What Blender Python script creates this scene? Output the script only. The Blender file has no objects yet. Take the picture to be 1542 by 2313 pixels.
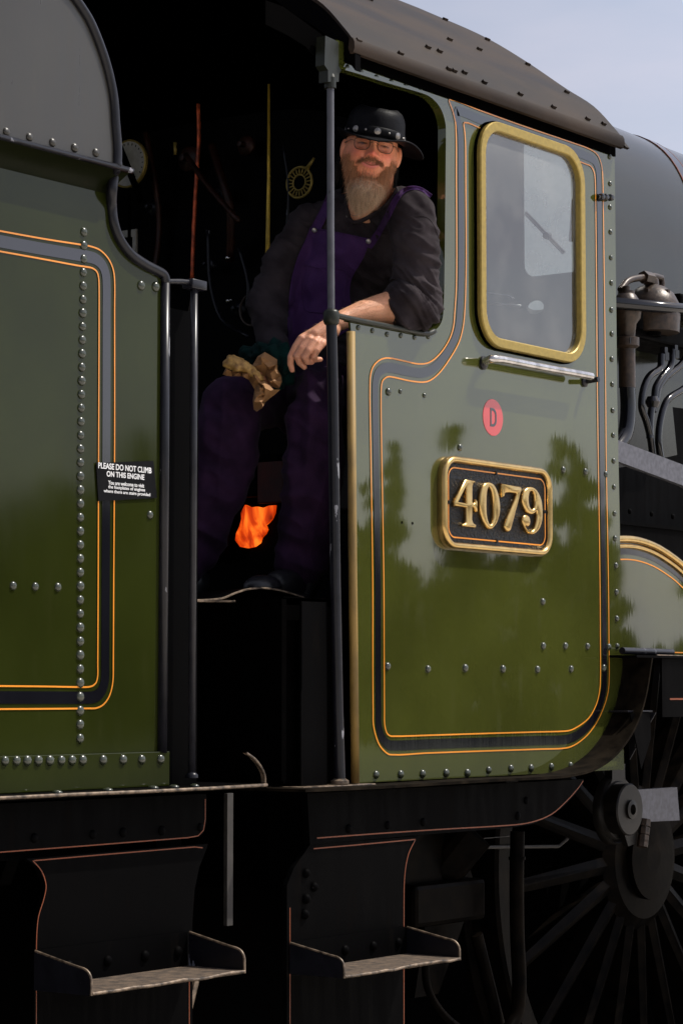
EXPO=.08; SKYS=.07; SUNS=4.8; SUNSIDE=2.9; CLOUD=(5.0,5.0,5.9,1); FBT=3.93; BANDX=8.75
import bpy, bmesh, math, random
import numpy as np
from mathutils import Vector, Matrix, noise
from mathutils.bvhtree import BVHTree
random.seed(4); rng=np.random.RandomState(7)
PI=math.pi
S=bpy.context.scene; C=S.collection
# ---------------------------------------------------------------- camera
F=5560.0; CXP=771.0; CYP=1156.5
BETA=math.radians(53.8); PITCH=math.radians(4.187)
CAM=Vector((0,0,1.6)); D=4.08
RV=Vector((math.cos(BETA),-math.sin(BETA),0))
FV=Vector((math.sin(BETA)*math.cos(PITCH),math.cos(BETA)*math.cos(PITCH),math.sin(PITCH)))
UV=RV.cross(FV)
cd=bpy.data.cameras.new('camera'); cam=bpy.data.objects.new('camera',cd); C.objects.link(cam)
cd.sensor_fit='VERTICAL'; cd.sensor_height=36; cd.sensor_width=24; cd.lens=F/2313*36
cd.clip_start=.1; cd.clip_end=2000
cam.matrix_world=Matrix(((RV.x,UV.x,-FV.x,CAM.x),(RV.y,UV.y,-FV.y,CAM.y),(RV.z,UV.z,-FV.z,CAM.z),(0,0,0,1)))
S.camera=cam
def ray(u,v): return FV+(u-CXP)/F*RV+(CYP-v)/F*UV
def PY(u,v,y=D):
    d=ray(u,v); return CAM+d*(y/d.y)
def PX(u,v,x):
    d=ray(u,v); return CAM+d*(x/d.x)
def PD(u,v,z): return CAM+ray(u,v)*z
# ---------------------------------------------------------------- light
S.render.engine='CYCLES'
S.view_settings.view_transform='Standard'; S.view_settings.look='None'
S.view_settings.exposure=EXPO; S.view_settings.gamma=1
sund=Vector((1.1,-1.0,2.15)).normalized()
el=math.asin(sund.z)
w=bpy.data.worlds.new('World'); S.world=w; w.use_nodes=True
nt=w.node_tree; N=nt.nodes; L=nt.links; N.clear()
out=N.new('ShaderNodeOutputWorld'); bg=N.new('ShaderNodeBackground'); bg.inputs[1].default_value=SKYS
sky=N.new('ShaderNodeTexSky'); sky.sky_type='NISHITA'; sky.sun_disc=False
sky.sun_elevation=el; sky.sun_rotation=math.atan2(sund.x,sund.y); sky.air_density=1.1; sky.dust_density=2.5; sky.ozone_density=1.5
tc=N.new('ShaderNodeTexCoord')
mp=N.new('ShaderNodeMapping'); mp.inputs['Scale'].default_value=(1.6,1.6,6); L.new(tc.outputs['Generated'],mp.inputs[0])
ns=N.new('ShaderNodeTexNoise'); ns.inputs['Scale'].default_value=2.3; ns.inputs['Detail'].default_value=6; ns.inputs['Roughness'].default_value=.5; L.new(mp.outputs[0],ns.inputs[0])
cr=N.new('ShaderNodeValToRGB'); cr.color_ramp.elements[0].position=.36; cr.color_ramp.elements[1].position=.70; L.new(ns.outputs[0],cr.inputs[0])
mxf=N.new('ShaderNodeMath'); mxf.operation='MULTIPLY_ADD'; mxf.inputs[1].default_value=.55; mxf.inputs[2].default_value=.38; L.new(cr.outputs[0],mxf.inputs[0])
mx=N.new('ShaderNodeMixRGB'); L.new(mxf.outputs[0],mx.inputs[0]); L.new(sky.outputs[0],mx.inputs[1]); mx.inputs[2].default_value=CLOUD
dp=N.new('ShaderNodeVectorMath'); dp.operation='DOT_PRODUCT'; dp.inputs[1].default_value=(sund.x/math.hypot(sund.x,sund.y),sund.y/math.hypot(sund.x,sund.y),.2); L.new(tc.outputs['Generated'],dp.inputs[0])
dr=N.new('ShaderNodeMapRange'); dr.inputs[1].default_value=-.1; dr.inputs[2].default_value=1; dr.inputs[3].default_value=1; dr.inputs[4].default_value=SUNSIDE; L.new(dp.outputs['Value'],dr.inputs[0])
ml=N.new('ShaderNodeVectorMath'); ml.operation='SCALE'; L.new(mx.outputs[0],ml.inputs[0]); L.new(dr.outputs[0],ml.inputs['Scale'])
L.new(ml.outputs[0],bg.inputs[0]); L.new(bg.outputs[0],out.inputs[0])
ld=bpy.data.lights.new('sun','SUN'); ld.energy=SUNS; ld.angle=math.radians(.5); ld.color=(1,.95,.87)
lo=bpy.data.objects.new('sun',ld); C.objects.link(lo); lo.rotation_euler=sund.to_track_quat('Z','Y').to_euler(); lo.location=(0,0,20)
# ---------------------------------------------------------------- materials
def newmat(n):
    m=bpy.data.materials.new(n); m.use_nodes=True; t=m.node_tree; return m,t,t.nodes,t.links,t.nodes['Principled BSDF']
def simple(n,col,rough=.5,metal=0,ior=1.5,var=.25,scale=20,bump=0,bscale=80,stretch=(1,1,1),col2=None):
    m,t,N,L,b=newmat(n)
    tc=N.new('ShaderNodeTexCoord'); mp=N.new('ShaderNodeMapping'); mp.inputs['Scale'].default_value=stretch; L.new(tc.outputs['Object'],mp.inputs[0])
    ns=N.new('ShaderNodeTexNoise'); ns.inputs['Scale'].default_value=scale; ns.inputs['Detail'].default_value=5; L.new(mp.outputs[0],ns.inputs[0])
    mx=N.new('ShaderNodeMixRGB'); mx.inputs[1].default_value=(*[c*(1-var) for c in col],1)
    mx.inputs[2].default_value=(*(col2 or [min(1,c*(1+var)) for c in col]),1)
    cr=N.new('ShaderNodeMapRange'); cr.inputs[1].default_value=.35; cr.inputs[2].default_value=.65; L.new(ns.outputs[0],cr.inputs[0]); L.new(cr.outputs[0],mx.inputs[0])
    L.new(mx.outputs[0],b.inputs['Base Color'])
    rr=N.new('ShaderNodeMapRange'); rr.inputs[3].default_value=max(.02,rough*.8); rr.inputs[4].default_value=min(1,rough*1.25); L.new(ns.outputs[0],rr.inputs[0]); L.new(rr.outputs[0],b.inputs['Roughness'])
    b.inputs['Metallic'].default_value=metal; b.inputs['IOR'].default_value=ior
    if bump:
        n2=N.new('ShaderNodeTexNoise'); n2.inputs['Scale'].default_value=bscale; n2.inputs['Detail'].default_value=4; L.new(tc.outputs['Object'],n2.inputs[0])
        bp=N.new('ShaderNodeBump'); bp.inputs['Strength'].default_value=bump; bp.inputs['Distance'].default_value=.004; L.new(n2.outputs[0],bp.inputs['Height']); L.new(bp.outputs[0],b.inputs['Normal'])
    return m
def paint(n,col,rough=.06,ior=1.6,streak=.05,wave=.02,dust=.0,dustcol=(.2,.2,.15),col2=None):
    """old hand-brushed gloss paint: thin vertical runs tilt the normal a little"""
    m,t,N,L,b=newmat(n)
    geo=N.new('ShaderNodeNewGeometry')
    def nz(scale,sc,det=2):
        mp=N.new('ShaderNodeMapping'); mp.inputs['Scale'].default_value=sc; L.new(geo.outputs['Position'],mp.inputs[0])
        x=N.new('ShaderNodeTexNoise'); x.inputs['Scale'].default_value=scale; x.inputs['Detail'].default_value=det; L.new(mp.outputs[0],x.inputs[0]); return x
    a=nz(1,(160,160,1.5),3); c=nz(1,(2.2,2.2,2.0),1)
    def lin(src,k,ch=None):
        s=N.new('ShaderNodeMath'); s.operation='SUBTRACT'; s.inputs[1].default_value=.5; L.new(src,s.inputs[0])
        q=N.new('ShaderNodeMath'); q.operation='MULTIPLY'; q.inputs[1].default_value=k; L.new(s.outputs[0],q.inputs[0]); return q.outputs[0]
    za=lin(a.outputs[0],streak); zc=lin(c.outputs[0],wave)
    ad=N.new('ShaderNodeMath'); L.new(za,ad.inputs[0]); L.new(zc,ad.inputs[1])
    cx=N.new('ShaderNodeCombineXYZ'); L.new(ad.outputs[0],cx.inputs[2]); L.new(lin(c.outputs[0],wave*.5),cx.inputs[0])
    vm=N.new('ShaderNodeVectorMath'); L.new(geo.outputs['Normal'],vm.inputs[0]); L.new(cx.outputs[0],vm.inputs[1])
    nm=N.new('ShaderNodeVectorMath'); nm.operation='NORMALIZE'; L.new(vm.outputs[0],nm.inputs[0]); L.new(nm.outputs[0],b.inputs['Normal'])
    d1=nz(1,(30,30,5),6); d2=nz(1,(3,3,3),5)
    mx=N.new('ShaderNodeMixRGB'); mx.inputs[1].default_value=(*col,1); mx.inputs[2].default_value=(*(col2 or [c_*.72 for c_ in col]),1); 
    r2=N.new('ShaderNodeMapRange'); r2.inputs[1].default_value=.35; r2.inputs[2].default_value=.7; L.new(d2.outputs[0],r2.inputs[0]); L.new(r2.outputs[0],mx.inputs[0])
    m2=N.new('ShaderNodeMixRGB'); L.new(mx.outputs[0],m2.inputs[1]); m2.inputs[2].default_value=(*dustcol,1)
    r3=N.new('ShaderNodeMapRange'); r3.inputs[1].default_value=.6; r3.inputs[2].default_value=.85; r3.inputs[4].default_value=dust; L.new(d1.outputs[0],r3.inputs[0]); L.new(r3.outputs[0],m2.inputs[0])
    L.new(m2.outputs[0],b.inputs['Base Color'])
    rr=N.new('ShaderNodeMapRange'); rr.inputs[3].default_value=rough*.6; rr.inputs[4].default_value=rough*1.6; L.new(d1.outputs[0],rr.inputs[0]); L.new(rr.outputs[0],b.inputs['Roughness'])
    b.inputs['IOR'].default_value=ior
    return m
def chipped(n,col,chip,rough=.25,amt=.7,scale=40,stretch=(1,1,.35)):
    m=simple(n,col,rough,var=.2); t=m.node_tree; N=t.nodes; L=t.links; b=N['Principled BSDF']
    src=b.inputs['Base Color'].links[0].from_socket
    tc=N.new('ShaderNodeTexCoord'); mp=N.new('ShaderNodeMapping'); mp.inputs['Scale'].default_value=stretch; L.new(tc.outputs['Object'],mp.inputs[0])
    ns=N.new('ShaderNodeTexNoise'); ns.inputs['Scale'].default_value=scale; ns.inputs['Detail'].default_value=6; L.new(mp.outputs[0],ns.inputs[0])
    g=N.new('ShaderNodeMath'); g.operation='GREATER_THAN'; g.inputs[1].default_value=amt; L.new(ns.outputs[0],g.inputs[0])
    mx=N.new('ShaderNodeMixRGB'); L.new(g.outputs[0],mx.inputs[0]); L.new(src,mx.inputs[1]); mx.inputs[2].default_value=(*chip,1); L.new(mx.outputs[0],b.inputs['Base Color'])
    return m
M={}
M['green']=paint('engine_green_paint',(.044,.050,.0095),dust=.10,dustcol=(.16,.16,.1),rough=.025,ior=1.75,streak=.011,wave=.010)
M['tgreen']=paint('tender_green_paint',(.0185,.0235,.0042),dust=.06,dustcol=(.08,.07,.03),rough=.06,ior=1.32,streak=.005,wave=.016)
M['tgrey']=paint('tender_upper_paint',(.030,.027,.020),dust=.25,dustcol=(.06,.055,.04),rough=.3,ior=1.5,streak=.02,wave=.05)
M['black']=paint('black_gloss_paint',(.006,.006,.008),rough=.1,ior=1.5,dust=.1,dustcol=(.03,.03,.03))
M['rivetg']=paint('skylit_rivet_paint',(.030,.036,.020),rough=.22,ior=1.6,dust=.5,dustcol=(.06,.06,.045))  # paler and greyer than the panels: sky light on the domes put into colour
M['lblack']=paint('black_band_paint',(.006,.006,.009),rough=.06,ior=1.75,streak=.011,wave=.010,dust=.02,dustcol=(.05,.05,.05))
M['orange']=paint('orange_line_paint',(.75,.27,.035),rough=.1,ior=1.5,streak=.05)
M['dorange']=paint('dull_orange_line',(.17,.035,.006),rough=.35,ior=1.4)
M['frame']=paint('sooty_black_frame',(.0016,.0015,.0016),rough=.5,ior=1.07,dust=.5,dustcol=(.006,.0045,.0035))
M['sootshade']=simple('cab_soot_and_shade_black',(.0008,.0007,.0007),.8,var=.3,ior=1.05)  # black of the sooty cab, also of the painted shade under the eave
M['iron']=chipped('chipped_black_iron',(.008,.008,.011),(.18,.18,.2),.3,.68)
M['iron'].node_tree.nodes['Principled BSDF'].inputs['Specular IOR Level'].default_value=.28
M['ironw']=chipped('worn_black_iron',(.02,.02,.024),(.35,.35,.36),.3,.63,22,(1,1,.12))
M['steel']=simple('bright_steel',(.5,.48,.46),.22,1,var=.25,scale=30,stretch=(1,1,1))
M['greysteel']=simple('dull_steel_rod',(.085,.085,.10),.5,.3,var=.25,scale=60)
M['brass']=simple('polished_brass',(.55,.37,.14),.24,1,var=.1,scale=30,bump=.12,bscale=25)
M['brassd']=simple('dull_brass',(.33,.235,.055),.45,.45,var=.12,scale=70,bump=.15,bscale=300)
M['brassedge']=simple('tarnished_brass_beading',(.20,.125,.03),.6,.1,var=.3,scale=25,stretch=(1,1,.3))
M['brasspipe']=simple('dull_brass_pipe',(.70,.46,.06),.35,.3,var=.3,scale=18)
M['copper']=simple('dark_copper_pipe',(.55,.10,.035),.35,.35,var=.6,scale=30)
M['roof']=simple('weathered_roof_paint',(.015,.0095,.0065),.6,ior=1.22,var=.3,scale=4,col2=(.034,.023,.016),bump=.1,bscale=60,stretch=(.6,2,2))
M['ironw'].node_tree.nodes['Principled BSDF'].inputs['Specular IOR Level'].default_value=.25
M['ironp']=chipped('grey_worn_pillar_paint',(.06,.06,.07),(.02,.02,.02),.35,.66,60)
M['worn']=simple('bare_worn_steel',(.13,.095,.065),.45,.4,var=.75,scale=45)
M['tread']=simple('rusty_step_tread',(.065,.043,.026),.85,var=.5,scale=35,bump=.6)
M['hub']=simple('oily_brown_steel',(.005,.004,.003),.4,0,ior=1.3,var=.4,scale=30)
M['bar']=simple('dull_flat_bar',(.022,.019,.016),.6,var=.3)
M['shadeg']=paint('shaded_green_flare',(.008,.010,.003),dust=.4,dustcol=(.03,.022,.012),rough=.3,ior=1.12)  # tender green darkened: shade below the lip put into the colour
M['olive']=paint('dirty_green_bracket',(.016,.018,.012),rough=.35,ior=1.35,dust=.7,dustcol=(.06,.045,.028))
M['bronze']=simple('dirty_bronze_casting',(.035,.022,.014),.4,.3,var=.4,scale=60,bump=.2)
M['plateblk']=simple('rough_cast_black',(.003,.003,.003),.22,ior=1.25,bump=1.6,bscale=95)
M['white']=simple('white_lettering',(.62,.62,.62),.6,var=.08)
M['sign']=simple('black_sign_board',(.004,.004,.0045),.5,ior=1.15)
M['red']=paint('red_disc_paint',(.52,.035,.035),rough=.06,ior=1.75,streak=.011,wave=.010)
M['dial']=simple('gauge_dial',(.34,.32,.27),.5,var=.1,scale=60)
M['bkhd']=simple('grimy_backhead_cladding',(.0012,.0010,.0009),.5,ior=1.12,var=.6,scale=9,bump=.3)
M['dimcop']=simple('sooty_copper',(.028,.007,.003),.45,.4,var=.6,scale=20)
M['redpl']=simple('fire_spill_red',(.05,.007,.003),.7,var=.5,scale=12)  # red spill of the fire put into the colour
M['seat']=simple('dark_wood',(.02,.012,.008),.6)
# ---------------------------------------------------------------- mesh helpers
def link(name,me,mat=None,parent=None,smooth=False):
    o=bpy.data.objects.new(name,me); C.objects.link(o)
    if mat is not None: me.materials.append(M[mat] if isinstance(mat,str) else mat)
    if smooth:
        me.polygons.foreach_set('use_smooth',[True]*len(me.polygons))
    if parent is not None:
        o.parent=parent; o.matrix_parent_inverse=Matrix.Translation(-WL(parent))
    return o
def WL(o):
    v=Vector((0,0,0))
    while o is not None: v+=o.location+(o.matrix_parent_inverse.translation if o.parent else Vector()); o=o.parent
    return v
def mesh(name,vs,fs,mat,parent=None,smooth=False):
    me=bpy.data.meshes.new(name); me.from_pydata([tuple(v) for v in vs],[],fs); me.update(); return link(name,me,mat,parent,smooth)
def bmobj(name,bm,mat,parent=None,smooth=False,angle=None):
    bmesh.ops.recalc_face_normals(bm,faces=bm.faces)
    me=bpy.data.meshes.new(name); bm.to_mesh(me); bm.free()
    o=link(name,me,mat,parent,smooth)
    if angle: me.set_sharp_from_angle(angle=math.radians(angle))
    return o
def thing(name,label,cat,loc=(0,0,0),group=None):
    o=bpy.data.objects.new(name,None); C.objects.link(o); o.location=loc; o['label']=label; o['category']=cat
    if group: o['group']=group
    o.empty_display_size=.2
    return o
def prism(bm,loops,y0,y1,axis='y'):
    """closed 2-D loops (outer first, then holes) -> solid between y0 and y1. axis y: loop=(x,z); axis x: loop=(y,z); axis z: loop=(x,y)"""
    def mk(a,b,t):
        return (a,t,b) if axis=='y' else ((t,a,b) if axis=='x' else (a,b,t))
    t=bmesh.new(); es=[]
    for lp in loops:
        vs=[t.verts.new(mk(p[0],p[1],y0)) for p in lp]
        for i in range(len(vs)): es.append(t.edges.new((vs[i],vs[(i+1)%len(vs)])))
    if len(loops)==1 and len(vs)<=5: t.faces.new(vs)
    else: bmesh.ops.triangle_fill(t,use_beauty=True,use_dissolve=False,edges=es)
    r=bmesh.ops.extrude_face_region(t,geom=t.faces[:])
    dv=Vector(mk(0,0,y1-y0)); bmesh.ops.translate(t,vec=dv,verts=[g for g in r['geom'] if isinstance(g,bmesh.types.BMVert)])
    bmesh.ops.recalc_face_normals(t,faces=t.faces[:])
    me=bpy.data.meshes.new('tmp'); t.to_mesh(me); t.free(); bm.from_mesh(me); bpy.data.meshes.remove(me)
def box(bm,a,b,bev=0):
    t=bmesh.new(); bmesh.ops.create_cube(t,size=1)
    a=Vector(a); b=Vector(b)
    for v in t.verts: v.co=Vector(((a[i]+b[i])/2+v.co[i]*abs(b[i]-a[i]) for i in range(3)))
    if bev: bmesh.ops.bevel(t,geom=t.edges[:],offset=bev,segments=2,affect='EDGES',profile=.5)
    me=bpy.data.meshes.new('tmp'); t.to_mesh(me); t.free(); bm.from_mesh(me); bpy.data.meshes.remove(me)
def tube(bm,pts,r,seg=14,caps=True,flat=1.0):
    pts=[Vector(p) for p in pts]; n=len(pts); rs=r if isinstance(r,(list,tuple)) else [r]*n
    tan=[(pts[min(i+1,n-1)]-pts[max(i-1,0)]).normalized() for i in range(n)]
    ref=Vector((0,0,1)) if abs(tan[0].z)<.9 else Vector((0,1,0))
    nx=(ref-tan[0]*ref.dot(tan[0])).normalized(); rings=[]
    for i in range(n):
        nx=(nx-tan[i]*nx.dot(tan[i])).normalized(); ny=tan[i].cross(nx)
        rings.append([bm.verts.new(pts[i]+(nx*math.cos(a)*flat+ny*math.sin(a))*rs[i]) for a in [2*PI*k/seg for k in range(seg)]])
    for i in range(n-1):
        for k in range(seg): bm.faces.new((rings[i][k],rings[i][(k+1)%seg],rings[i+1][(k+1)%seg],rings[i+1][k]))
    if caps: bm.faces.new(rings[0][::-1]); bm.faces.new(rings[-1])
def lathe(bm,prof,org,axis,seg=28,ref=None):
    """prof: list of (radius, height along axis)"""
    org=Vector(org); ax=Vector(axis).normalized(); nx=ax.orthogonal().normalized(); ny=ax.cross(nx); rings=[]
    for (r,h) in prof:
        rings.append([bm.verts.new(org+ax*h+(nx*math.cos(2*PI*k/seg)+ny*math.sin(2*PI*k/seg))*max(r,1e-5)) for k in range(seg)])
    for i in range(len(rings)-1):
        for k in range(seg): bm.faces.new((rings[i][k],rings[i][(k+1)%seg],rings[i+1][(k+1)%seg],rings[i+1][k]))
    bm.faces.new(rings[0][::-1]); bm.faces.new(rings[-1])
RIVM={}
def rivets(name,pts,r,mat,parent,nrm=(0,-1,0),h=.62):
    key=(r,mat,tuple(nrm),h)
    if key not in RIVM:
        bm=bmesh.new(); lathe(bm,[(r,-.003)]+[(r*math.cos(a),r*h*math.sin(a)) for a in [0,.3,.6,.9,1.2,1.45]],(0,0,0),nrm,14)
        bmesh.ops.recalc_face_normals(bm,faces=bm.faces); me=bpy.data.meshes.new('rivet'); bm.to_mesh(me); bm.free(); me.materials.append(M[mat]); me.polygons.foreach_set('use_smooth',[True]*len(me.polygons)); me.set_sharp_from_angle(angle=math.radians(60)); RIVM[key]=me
    nm='bolt' if 'bolt' in name else 'rivet'
    for p in pts:
        o=bpy.data.objects.new(nm,RIVM[key]); C.objects.link(o); o.location=Vector(p); s=random.uniform(.94,1.07); o.scale=(s,s,s)
        o.parent=parent; o.matrix_parent_inverse=Matrix.Translation(-WL(parent))
def cat(pts,n=6,closed=False):
    pts=[Vector(p) for p in pts]; out=[]; m=len(pts)
    for i in range(m if closed else m-1):
        p0=pts[(i-1)%m] if closed else pts[max(i-1,0)]; p1=pts[i]; p2=pts[(i+1)%m]; p3=pts[(i+2)%m] if closed else pts[min(i+2,m-1)]
        # centripetal-ish: limit tangents
        d=(p2-p1).length
        t1=(p2-p0); t2=(p3-p1)
        t1=t1*(d/max((p2-p1).length+(p1-p0).length,1e-9)); t2=t2*(d/max((p3-p2).length+(p2-p1).length,1e-9))
        for k in range(n):
            t=k/n; out.append((2*t**3-3*t*t+1)*p1+(t**3-2*t*t+t)*t1+(-2*t**3+3*t*t)*p2+(t**3-t*t)*t2)
    if not closed: out.append(pts[-1])
    return out
def px2(pts,y=D):
    r=[]
    for p in pts:
        q=PY(p[0],p[1],y); r.append((q.x,q.z))
    return r
def ribbon(bm,pts,wd,y,closed=False,th=.0012):
    """flat painted strip on plane Y=y following 2-D (x,z) points"""
    P=[Vector((p[0],p[1])) for p in pts]; n=len(P); A=[];B=[]
    for i in range(n):
        a=P[(i-1)%n] if (closed or i>0) else P[i]; b=P[(i+1)%n] if (closed or i<n-1) else P[i]
        t=(b-a).normalized(); m=Vector((-t.y,t.x))
        A.append(P[i]+m*wd/2); B.append(P[i]-m*wd/2)
    va=[bm.verts.new((p.x,y,p.y)) for p in A]; vb=[bm.verts.new((p.x,y,p.y)) for p in B]
    for i in range(n if closed else n-1):
        j=(i+1)%n; bm.faces.new((va[i],va[j],vb[j],vb[i]))
def rrect(x0,x1,z0,z1,r,seg=8):
    out=[]
    for (cx,cz,a0) in ((x1-r,z1-r,0),(x0+r,z1-r,PI/2),(x0+r,z0+r,PI),(x1-r,z0+r,1.5*PI)):
        for k in range(seg+1):
            a=a0+PI/2*k/seg; out.append((cx+r*math.cos(a),cz+r*math.sin(a)))
    return out
def frame_ring(bm,loopf,prof):
    """sweep: prof list of (inset, y) ; loopf(inset) gives an (x,z) loop of constant count; closed cross-section"""
    rings=[]
    for (ins,y) in prof:
        rings.append([bm.verts.new((p[0],y,p[1])) for p in loopf(ins)])
    m=len(rings); n=len(rings[0])
    for i in range(m):
        j=(i+1)%m
        for k in range(n): bm.faces.new((rings[i][k],rings[i][(k+1)%n],rings[j][(k+1)%n],rings[j][k]))
def beadprof(wd,h,y,n=6):
    """half-round moulding, width wd, height h, base at y, towards -Y"""
    return [(wd/2-wd/2*math.cos(PI*k/n), y-h*math.sin(PI*k/n)) for k in range(n+1)]
# ================================================================ setting
me=bpy.data.meshes.new('ground')
bm=bmesh.new(); 
for (x0,x1,y0,y1) in ((-600,600,-600,600),):
    v=[bm.verts.new(p) for p in ((x0,y0,-.16),(x1,y0,-.16),(x1,y1,-.16),(x0,y1,-.16))]; bm.faces.new(v)
M['grass']=simple('rough_grass_ground',(.05,.06,.028),.95,var=.35,scale=.5,bump=.5,bscale=8)
M['ballast']=simple('ash_ballast',(.075,.068,.06),.95,var=.4,scale=12,bump=1,bscale=40)
M['sleeper']=simple('creosoted_sleeper',(.03,.022,.016),.85,var=.3,scale=10)
g=bmobj('ground',bm,'grass'); g['kind']='structure'
bm=bmesh.new(); YC=5.44
v=[bm.verts.new(p) for p in ((-60,3.3,-.1),(90,3.3,-.1),(90,8,-.1),(-60,8,-.1))]; bm.faces.new(v)
v=[bm.verts.new(p) for p in ((-60,2.9,-.158),(90,2.9,-.158),(90,3.3,-.1),(-60,3.3,-.1))]; bm.faces.new(v)
g=bmobj('ballast_bed',bm,'ballast'); g['kind']='structure'
M['concrete']=simple('bounce_concrete',(.70,.64,.57),.9,var=.15,scale=2,bump=.3)  # pale unseen paving, added to bounce sunlight up at the driver
bm=bmesh.new(); v=[bm.verts.new(p) for p in ((-40,-16,-.155),(60,-16,-.155),(60,2.88,-.155),(-40,2.88,-.155))]; bm.faces.new(v); g=bmobj('bounce_paving',bm,'concrete'); g['kind']='structure'
bm=bmesh.new()
for i in range(50): box(bm,(-6+i*.75,YC-1.3,-.2),(-5.75+i*.75,YC+1.3,-.07))
for s in (-1,1):
    y=YC+s*.7525
    prism(bm,[[(y-.035,0),(y+.035,0),(y+.035,-.03),(y+.008,-.045),(y+.008,-.11),(y+.06,-.12),(y+.06,-.13),(y-.06,-.13),(y-.06,-.12),(y-.008,-.11),(y-.008,-.045),(y-.035,-.03)]],-30,60,'x')
g=bmobj('railway_track',bm,'sleeper'); g['kind']='structure'
# trees on the camera's side of the line, seen only as reflections in the paintwork
M['leaf']=simple('tree_leaves',(.022,.030,.008),.7,var=.4,scale=1.5)
M['bark']=simple('tree_bark',(.05,.04,.03),.9)
def tree(x,y,h,wd,label):
    t=thing('broadleaf_tree',label,'tree',(x,y,-.16),'trees across the field behind the camera')
    bm=bmesh.new(); tube(bm,[(x,y,-.2),(x+.1,y,h*.3),(x+.2,y+.1,h*.7)],[h*.03,h*.022,h*.008],8); bmobj('trunk',bm,'bark',t,True)
    vs=[];fs=[]
    ncl=34
    cl=[]
    for k in range(ncl):
        a=rng.uniform(0,2*PI); zz=rng.uniform(.22,.97); rr=wd*.5*math.sqrt(rng.uniform(0,1))*min(1,(1.04-zz)*2.2)**.8
        cl.append((x+rr*math.cos(a),y+rr*math.sin(a),h*zz,wd*rng.uniform(.10,.19)*min(1,.35+(1-zz)*2)))
    for (cx,cy,cz,cr_) in cl:
        for q in range(190):
            d=rng.normal(size=3); d/=np.linalg.norm(d); p=np.array((cx,cy,cz))+d*cr_*rng.uniform(.5,1.1)
            a=rng.normal(size=3); a/=np.linalg.norm(a); b_=np.cross(a,d); b_/=max(np.linalg.norm(b_),1e-6); s=h*.022
            i=len(vs); vs+= [p-a*s,p+b_*s*.7,p+a*s,p-b_*s*.7]; fs.append((i,i+1,i+2,i+3))
    mesh('crown',vs,fs,'leaf',t); return t
# the paint mirrors what lies at azimuth (x,-y); mirror of the ray through pixel (u,v)
def mirrored(u,dist):
    d=ray(u,1560); d=Vector((d.x,-d.y,0)).normalized(); p=PY(u,1500); return p.x+d.x*dist,p.y+d.y*dist
for (u,dist,h,wd,lb) in ((828,80,9.4,1.3,'slim dark tree at the near end of the pair over the hedge'),(884,80,10.8,1.1,'narrow dark tree next to the slim one over the hedge'),(1020,84,11.6,1.5,'narrow dark tree standing alone over the hedge'),(1275,80,11.3,2.2,'broad bushy dark tree over the hedge'),(1325,82,10.2,2.6,'low round tree next to the broad bushy one'),(1105,82,8.9,1.2,'small pointed tree in the gap of the hedge'),(560,80,9,7,'short round tree by itself further along'),(360,85,11,8,'tall round tree far along the hedge'),(1640,90,9,3,'small round tree at the far end of the hedge'),(130,90,10,9,'wide spreading tree at the hedge end')):
    x,y=mirrored(u,dist); tree(x,y,h,wd,lb)
vs=[];fs=[]
for k in range(26000):
    u=rng.uniform(-2200,2600); x,y=mirrored(u,95+rng.uniform(-5,5))
    top=(7.0 if u<1395 else 3.4)+.5*math.sin(u*.011)+.5*math.sin(u*.037+1)+.4*math.sin(u*.09)
    z=rng.uniform(-.2,1)**1*top; a=rng.normal(size=3); a/=np.linalg.norm(a); b_=np.cross(a,rng.normal(size=3)); b_/=np.linalg.norm(b_); s=.42; p=np.array((x,y,z)); i=len(vs)
    vs+=[p-a*s,p+b_*s,p+a*s,p-b_*s]; fs.append((i,i+1,i+2,i+3))
g=mesh('hedgerow',vs,fs,'leaf'); g['kind']='stuff'; g['label']='long dense green hedgerow across the field'; g['category']='hedge'
# ================================================================ locomotive
LOC=thing('steam_locomotive','green express steam locomotive with brass number plate 4079 on its cab side','locomotive',(7,YC,0))
# --- cab side
XR=7.13
out_l=[(5.62,2.628),(5.628,2.0),(5.638,1.345),(7.04,1.345),(7.155,1.345),(7.150,1.72),(XR,2.6),(XR-.004,3.40),(7.1,3.452),(5.55,3.452)]
op=[(761,152),(800,163),(850,179),(900,194),(948,208),(966,216),(981,229),(991,243),(997.6,258),(1002,275),(1003.8,291),(1003.5,350),(1002,500),(1000,650),(997.6,712),(993,731),(985,743.5),(977,749),(968.6,751.8),(955,752),(943.7,749.7),(870,735),(790,722)]
opx=px2(op,D)
outer=out_l+opx
_a=PY(1085,260,D-.024); _b=PY(1324.5,827,D-.024); win=rrect(_a.x+.029,_b.x-.03,_b.z+.035,_a.z-.034,.085)
bm=bmesh.new(); prism(bm,[outer,win],D,D+.007)
CS=bmobj('cab_side',bm,'green',LOC)
# return lip round the opening
bm=bmesh.new(); cen=cat([(p[0],p[1],0) for p in opx],2)
for i in range(len(cen)-1):
    a,b=cen[i],cen[i+1]
rin=[];
n=len(cen)
for i,p in enumerate(cen):
    t=(cen[min(i+1,n-1)]-cen[max(i-1,0)]).normalized(); m=Vector((-t.y,t.x,0))*.004
    rin.append([bm.verts.new((q[0],yy,q[1])) for (q,yy) in ((p+m,D-.007),(p-m,D-.007),(p-m,D+.022),(p+m,D+.022))])
for i in range(n-1):
    for k in range(4): bm.faces.new((rin[i][k],rin[i][(k+1)%4],rin[i+1][(k+1)%4],rin[i+1][k]))
bm.faces.new(rin[0]); bm.faces.new(rin[-1][::-1])
bmobj('opening_lip',bm,'green',CS)
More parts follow.
